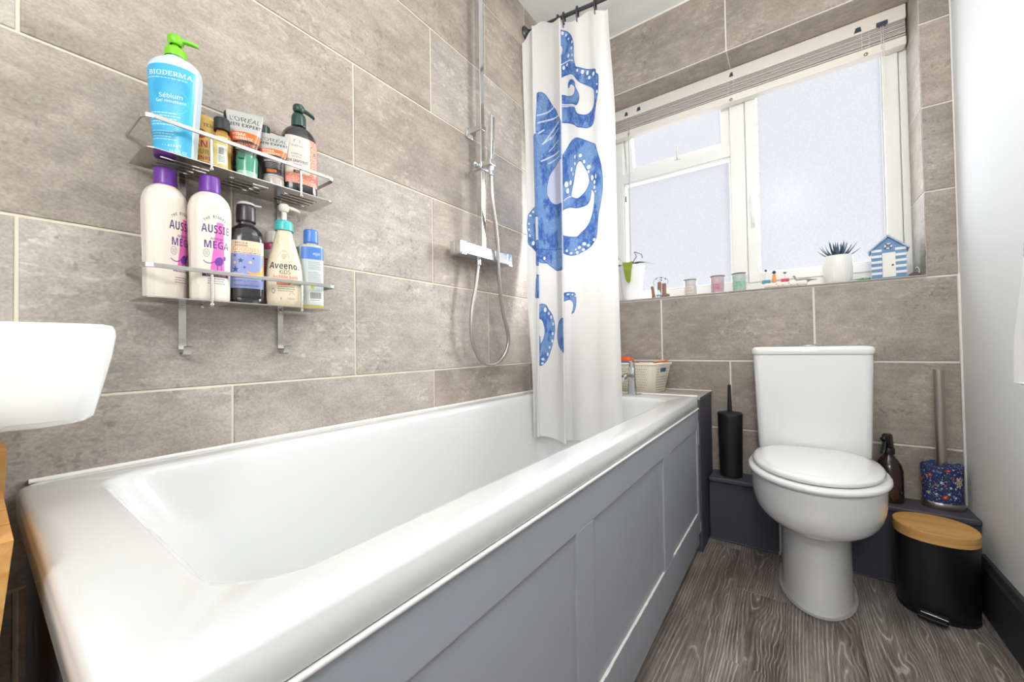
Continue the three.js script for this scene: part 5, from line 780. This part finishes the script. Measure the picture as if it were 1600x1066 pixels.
{
  const b = thing('storage_basket', 'cream plastic basket pierced with small holes on the tiled bath ledge', 'basket', [0.413, 0.621, 0.137], -0.2);
  const prof = [[0, 0.108, 0.068], [0.003, 0.111, 0.071], [0.118, 0.131, 0.088], [0.128, 0.134, 0.0905], [0.131, 0.1345, 0.091]];
  const inner = [[0.1305, 0.1315, 0.088], [0.118, 0.128, 0.085], [0.006, 0.108, 0.068]];
  const ring = ([y, a, c]) => ringAt(rrect(-a, a, -c, c, 0.028, 6), y + 0);
  const cream = std(0xf2ecd8, 0.55);
  part('tub', loft([...prof, ...inner].map(ring), true, true, 0.8), cream, b);
  part('rolled_rim', loft([[0.122, 0.1325, 0.0895], [0.126, 0.137, 0.094], [0.131, 0.138, 0.095], [0.134, 0.136, 0.093], [0.134, 0.132, 0.089]].map(ring), false, false, 1.2), cream, b);
  const holes = [], hg = new THREE.ConeGeometry(0.0033, 0.0016, 3), dk = std(0x55503f, 0.9), ln = new THREE.CylinderGeometry(0.0013, 0.0013, 0.002, 6);
  for (let r = 0; r < 9; r++) for (let i = 0; i < 24; i++) { const y = 0.012 + r * 0.0118, f = y / 0.128, x = -0.1 + i * 0.0086 + (r % 2) * 0.0043, c = mix(0.0705, 0.0902, f), hx = x * mix(1, 1.18, f); if (Math.abs(hx) > mix(0.083, 0.1, f)) continue; holes.push(at((i + r) % 3 ? hg : ln, hx, y, c + 0.0002, Math.PI / 2 - 0.16, 0, 0)); }
  for (let r = 0; r < 9; r++) for (let i = 0; i < 13; i++) { const y = 0.012 + r * 0.0118, f = y / 0.128, z = -0.05 + i * 0.0086 + (r % 2) * 0.0043, a = mix(0.1105, 0.1335, f); if (Math.abs(z) > mix(0.043, 0.06, f) || (r > 5 && r < 9 && Math.abs(z) < 0.034)) continue; holes.push(at(ln, a + 0.0002, y, z, 0, 0, -Math.PI / 2 + 0.16)); }
  const hm = part('hole', holes, dk, b); hm.userData.kind = 'stuff';
  part('grip_slot', at(rbox(0.002, 0.019, 0.05, 0.0009, 2), 0.1302, 0.102, 0, 0, 0, -0.16), std(0x3f5c80, 0.6), b);
}
{
  const grp = 'bath toys in the cream basket', toy = (n, l, p, ry) => thing(n, l, 'toy', p, ry, grp);
  let o = toy('toy_boat', 'red and orange plastic bath toy sticking up at the back of the basket', [0.345, 0.70, 0.106], 0.1);
  part('hull', at(loftY(smooth([[0, 0.004, 0.004], [0.01, 0.017, 0.017], [0.04, 0.018, 0.018], [0.068, 0.012, 0.012], [0.078, 0.003, 0.003]]), 20), -0.035, 0.064, 0, 0, 0, -Math.PI / 2), std(0xe2642e, 0.4), o);
  part('bow', at(loftY([[0, 0.0172, 0.0172], [0.012, 0.0186, 0.0186], [0.02, 0.0186, 0.0186], [0.021, 0.017, 0.017]], 20), -0.034, 0.064, 0, 0, 0, -Math.PI / 2), std(0xc4302c, 0.4), o);
  part('keel', rb(-0.02, 0.02, -0.06, 0.05, -0.008, 0.008, 0.003), std(0xc4302c, 0.4), o);
  o = toy('toy_cup', 'blue and white plastic bath cup in the basket beside the tap', [0.353, 0.66, 0.153], 0);
  part('cup', lathe([[0, -0.03], [0.022, -0.03], [0.028, 0.078], [0.029, 0.084], [0.027, 0.084], [0.02, -0.02], [0, -0.02]], 24), std(0xe8ebf2, 0.4), o);
  part('band', lathe([[0.0285, 0.082], [0.0305, 0.084], [0.031, 0.096], [0.029, 0.098], [0.026, 0.096]], 24), std(0x3f6fc0, 0.4), o);
  o = toy('toy_paddle', 'orange plastic toy handle poking out over the corner of the basket', [0.517, 0.7455, 0.166], -0.2);
  part('handle', loft([[-0.075, -0.085, 0.006], [-0.05, -0.02, 0.006], [-0.01, 0.0115, 0.0075], [0.03, 0.0165, 0.0065], [0.046, 0.0215, 0.005], [0.05, 0.023, 0.002]].map(([x, y, r]) => supell(r * 1.4, r * 0.6, 2.2, 14).map((p) => [x, y + p[1], p[0]])), true, true, 1), std(0xf0814a, 0.45), o);
  o = toy('toy_net', 'flat red plastic bath toy lying level with the basket rim', [0.447, 0.738, 0.137], -0.2);
  part('plate', rb(-0.06, 0.005, 0.003, 0.012, -0.05, 0.05, 0.004), std(0xd97a62, 0.5), o); part('handle', rb(-0.055, -0.03, 0.008, 0.017, -0.01, 0.045, 0.004), std(0xcf3f34, 0.45), o); part('foot', rb(-0.045, -0.01, -0.108, 0.004, -0.01, 0.01, 0.004), std(0xd97a62, 0.5), o);
}

// ================= BESIDE THE TOILET =================
const LY = 0.2675;
{
  const o = thing('toilet_brush', 'black plastic toilet brush in its tapered holder left of the toilet', 'brush', [0.79, LY, 0.067]);
  part('holder', lathe([[0, 0], [0.0405, 0], [0.0425, 0.003], [0.0475, 0.255], [0.0478, 0.262], [0.046, 0.263], [0.045, 0.258], [0.03, 0.256]], 36), M.black, o);
  part('lid', lathe([[0.0482, 0.262], [0.0485, 0.267], [0.044, 0.2715], [0.015, 0.275], [0.011, 0.275]], 36), M.black, o);
  part('handle', lathe([[0.0095, 0.27], [0.0088, 0.29], [0.0066, 0.375], [0.0062, 0.388], [0.004, 0.3915], [0, 0.392]], 20), M.black, o);
}
{
  const o = thing('spray_bottle', 'dark amber trigger spray bottle on the boxing right of the toilet', 'bottle', [1.288, LY, 0.067], -0.5);
  part('body', lathe([[0, 0], [0.034, 0], [0.0375, 0.004], [0.038, 0.09], [0.0375, 0.11], [0.033, 0.13], [0.024, 0.147], [0.0155, 0.158], [0.0135, 0.163], [0.0135, 0.172], [0, 0.172]], 36), M.amber, o);
  part('collar', lathe([[0.0165, 0.166], [0.0172, 0.168], [0.0172, 0.186], [0.012, 0.19], [0, 0.19]], 24), M.blackSatin, o);
  part('trigger_head', [loft([[0.189, 0.013, 0.014, 0], [0.205, 0.0125, 0.019, 0.002], [0.222, 0.0115, 0.023, 0.006], [0.234, 0.0105, 0.02, 0.008], [0.238, 0.007, 0.014, 0.008]].map(([y, a, b, cz]) => ringAt(supell(a, b, 2.8, 24, 0, cz), y)), true, true, 0.9), at(lathe([[0, 0], [0.008, 0], [0.0085, 0.01], [0, 0.011]], 16), 0, 0.222, 0.026, Math.PI / 2)], M.blackSatin, o);
  part('trigger', loft([[0.214, 0.026], [0.2, 0.031], [0.186, 0.036], [0.176, 0.043], [0.173, 0.046]].map(([y, z]) => ringAt(supell(0.006, 0.003, 2.4, 12, 0, z), y)).reverse(), true, true, 1), M.blackSatin, o);
}
{
  const o = thing('brush_stand', 'tall brushed steel pole standing in an oval base wrapped with dark blue floral fabric', 'stand', [1.422, LY, 0.052], 0.1);
  part('base', loftY([[0, 0.052, 0.036], [0.002, 0.0535, 0.0375], [0.019, 0.0535, 0.0375], [0.0215, 0.052, 0.036]], 48), M.steel, o);
  const pr = [[0.0216, 0.050, 0.0345], [0.05, 0.0495, 0.0345], [0.09, 0.0505, 0.0345], [0.13, 0.052, 0.036], [0.143, 0.0525, 0.0365]];
  const K = 64, wob = ([y, a, b], amp, dy) => { const out = []; for (let i = 0; i < K; i++) { const t = i / K * Math.PI * 2, q = 1 + amp * (Math.sin(t * 5 + 1) + 0.6 * Math.sin(t * 9)); out.push([a * q * Math.cos(t), y + dy * Math.sin(t * 4 + 0.7), -b * q * Math.sin(t)]); } return out; };
  part('fabric_wrap', loft([...smooth(pr, 3).map((p, i) => wob(p, 0.004 + i * 0.0012, i > 9 ? 0.003 : 0)), wob([0.147, 0.049, 0.033], 0.03, 0.005), wob([0.14, 0.038, 0.026], 0.05, 0.004), wob([0.138, 0.02, 0.015], 0.03, 0.002)], true, true, 1.1), std(0xffffff, 0.85, { map: fabricBlue }), o);
  part('pole', lathe([[0.0135, 0.132], [0.0135, 0.468], [0.0128, 0.4695], [0, 0.47]], 28), M.steel, o);
}
{
  const o = thing('pedal_bin', 'black pedal bin with an oval bamboo lid beside the toilet', 'bin', [1.366, 0.0, 0.228]);
  part('body', loftY(smooth([[0.004, 0.086, 0.084, 2.3], [0.012, 0.0885, 0.0865, 2.3], [0.06, 0.0895, 0.0875, 2.3], [0.215, 0.0915, 0.0895, 2.3], [0.228, 0.092, 0.09, 2.3]], 2), 56), M.blackSatin, o);
  part('base_ring', loftY([[0.0, 0.087, 0.085, 2.3], [0.002, 0.0895, 0.0875, 2.3], [0.011, 0.0895, 0.0875, 2.3]], 56), M.black, o);
  part('lid', loftY([[0.2292, 0.093, 0.091, 2.2], [0.2305, 0.0945, 0.0925, 2.2], [0.2595, 0.0945, 0.0925, 2.2], [0.261, 0.093, 0.091, 2.2]], 56), std(0xffffff, 0.45, { map: bambooMap }), o);
  part('lid_face', at(new THREE.CircleGeometry(0.0925, 56).scale(1, 0.979, 1), 0, 0.2612, 0, -Math.PI / 2), std(0xffffff, 0.45, { map: bambooMap }), o);
  part('pedal', [at(rbox(0.062, 0.009, 0.04, 0.003), -0.028, 0.018, 0.098, 0.15, -0.28, 0)], M.black, o);
  part('pedal_plate', at(rbox(0.056, 0.003, 0.008, 0.001), -0.0265, 0.028, 0.1085, 0.15, -0.28, 0), M.chrome, o);
}
{
  const o = thing('hand_towel', 'white towel hanging on the plain white wall', 'towel', [W, 0, 0]);
  const rows = [], K = 26;
  for (let j = 0; j <= 14; j++) { const y = 1.02 - j * 0.0205, sp = 0.06 + 0.055 * Math.min(1, j / 9), r = []; for (let i = 0; i < K; i++) { const t = i / (K - 1); r.push([-0.035 - 0.008 * Math.sin(t * 17 + j * 0.1) - 0.002 * j / 14, y - (j === 14 ? 0.006 * Math.sin(t * 9) : 0), 0.655 + (t - 0.5) * 2 * sp]); } for (let i = K - 1; i >= 0; i--) { const t = i / (K - 1); r.push([-0.024 - 0.006 * Math.sin(t * 17 + j * 0.1), y, 0.655 + (t - 0.5) * 2 * sp]); } rows.push(r.reverse()); }
  part('cloth', loft(rows.reverse(), true, true, 1.2), std(0xf6f7f7, 0.95, { sheen: 0.4, sheenColor: new THREE.Color(1, 1, 1) }), o);
  part('ring', [at(new THREE.TorusGeometry(0.075, 0.005, 10, 40), -0.03, 1.03, 0.655, 0, Math.PI / 2, 0), rod([-0.002, 1.105, 0.655], [-0.034, 1.105, 0.655], 0.009), at(lathe([[0, 0], [0.024, 0], [0.024, 0.006], [0, 0.008]]), 0, 1.105, 0.655, 0, 0, Math.PI / 2)], M.chrome, o);
}

renderer.render(scene, camera);
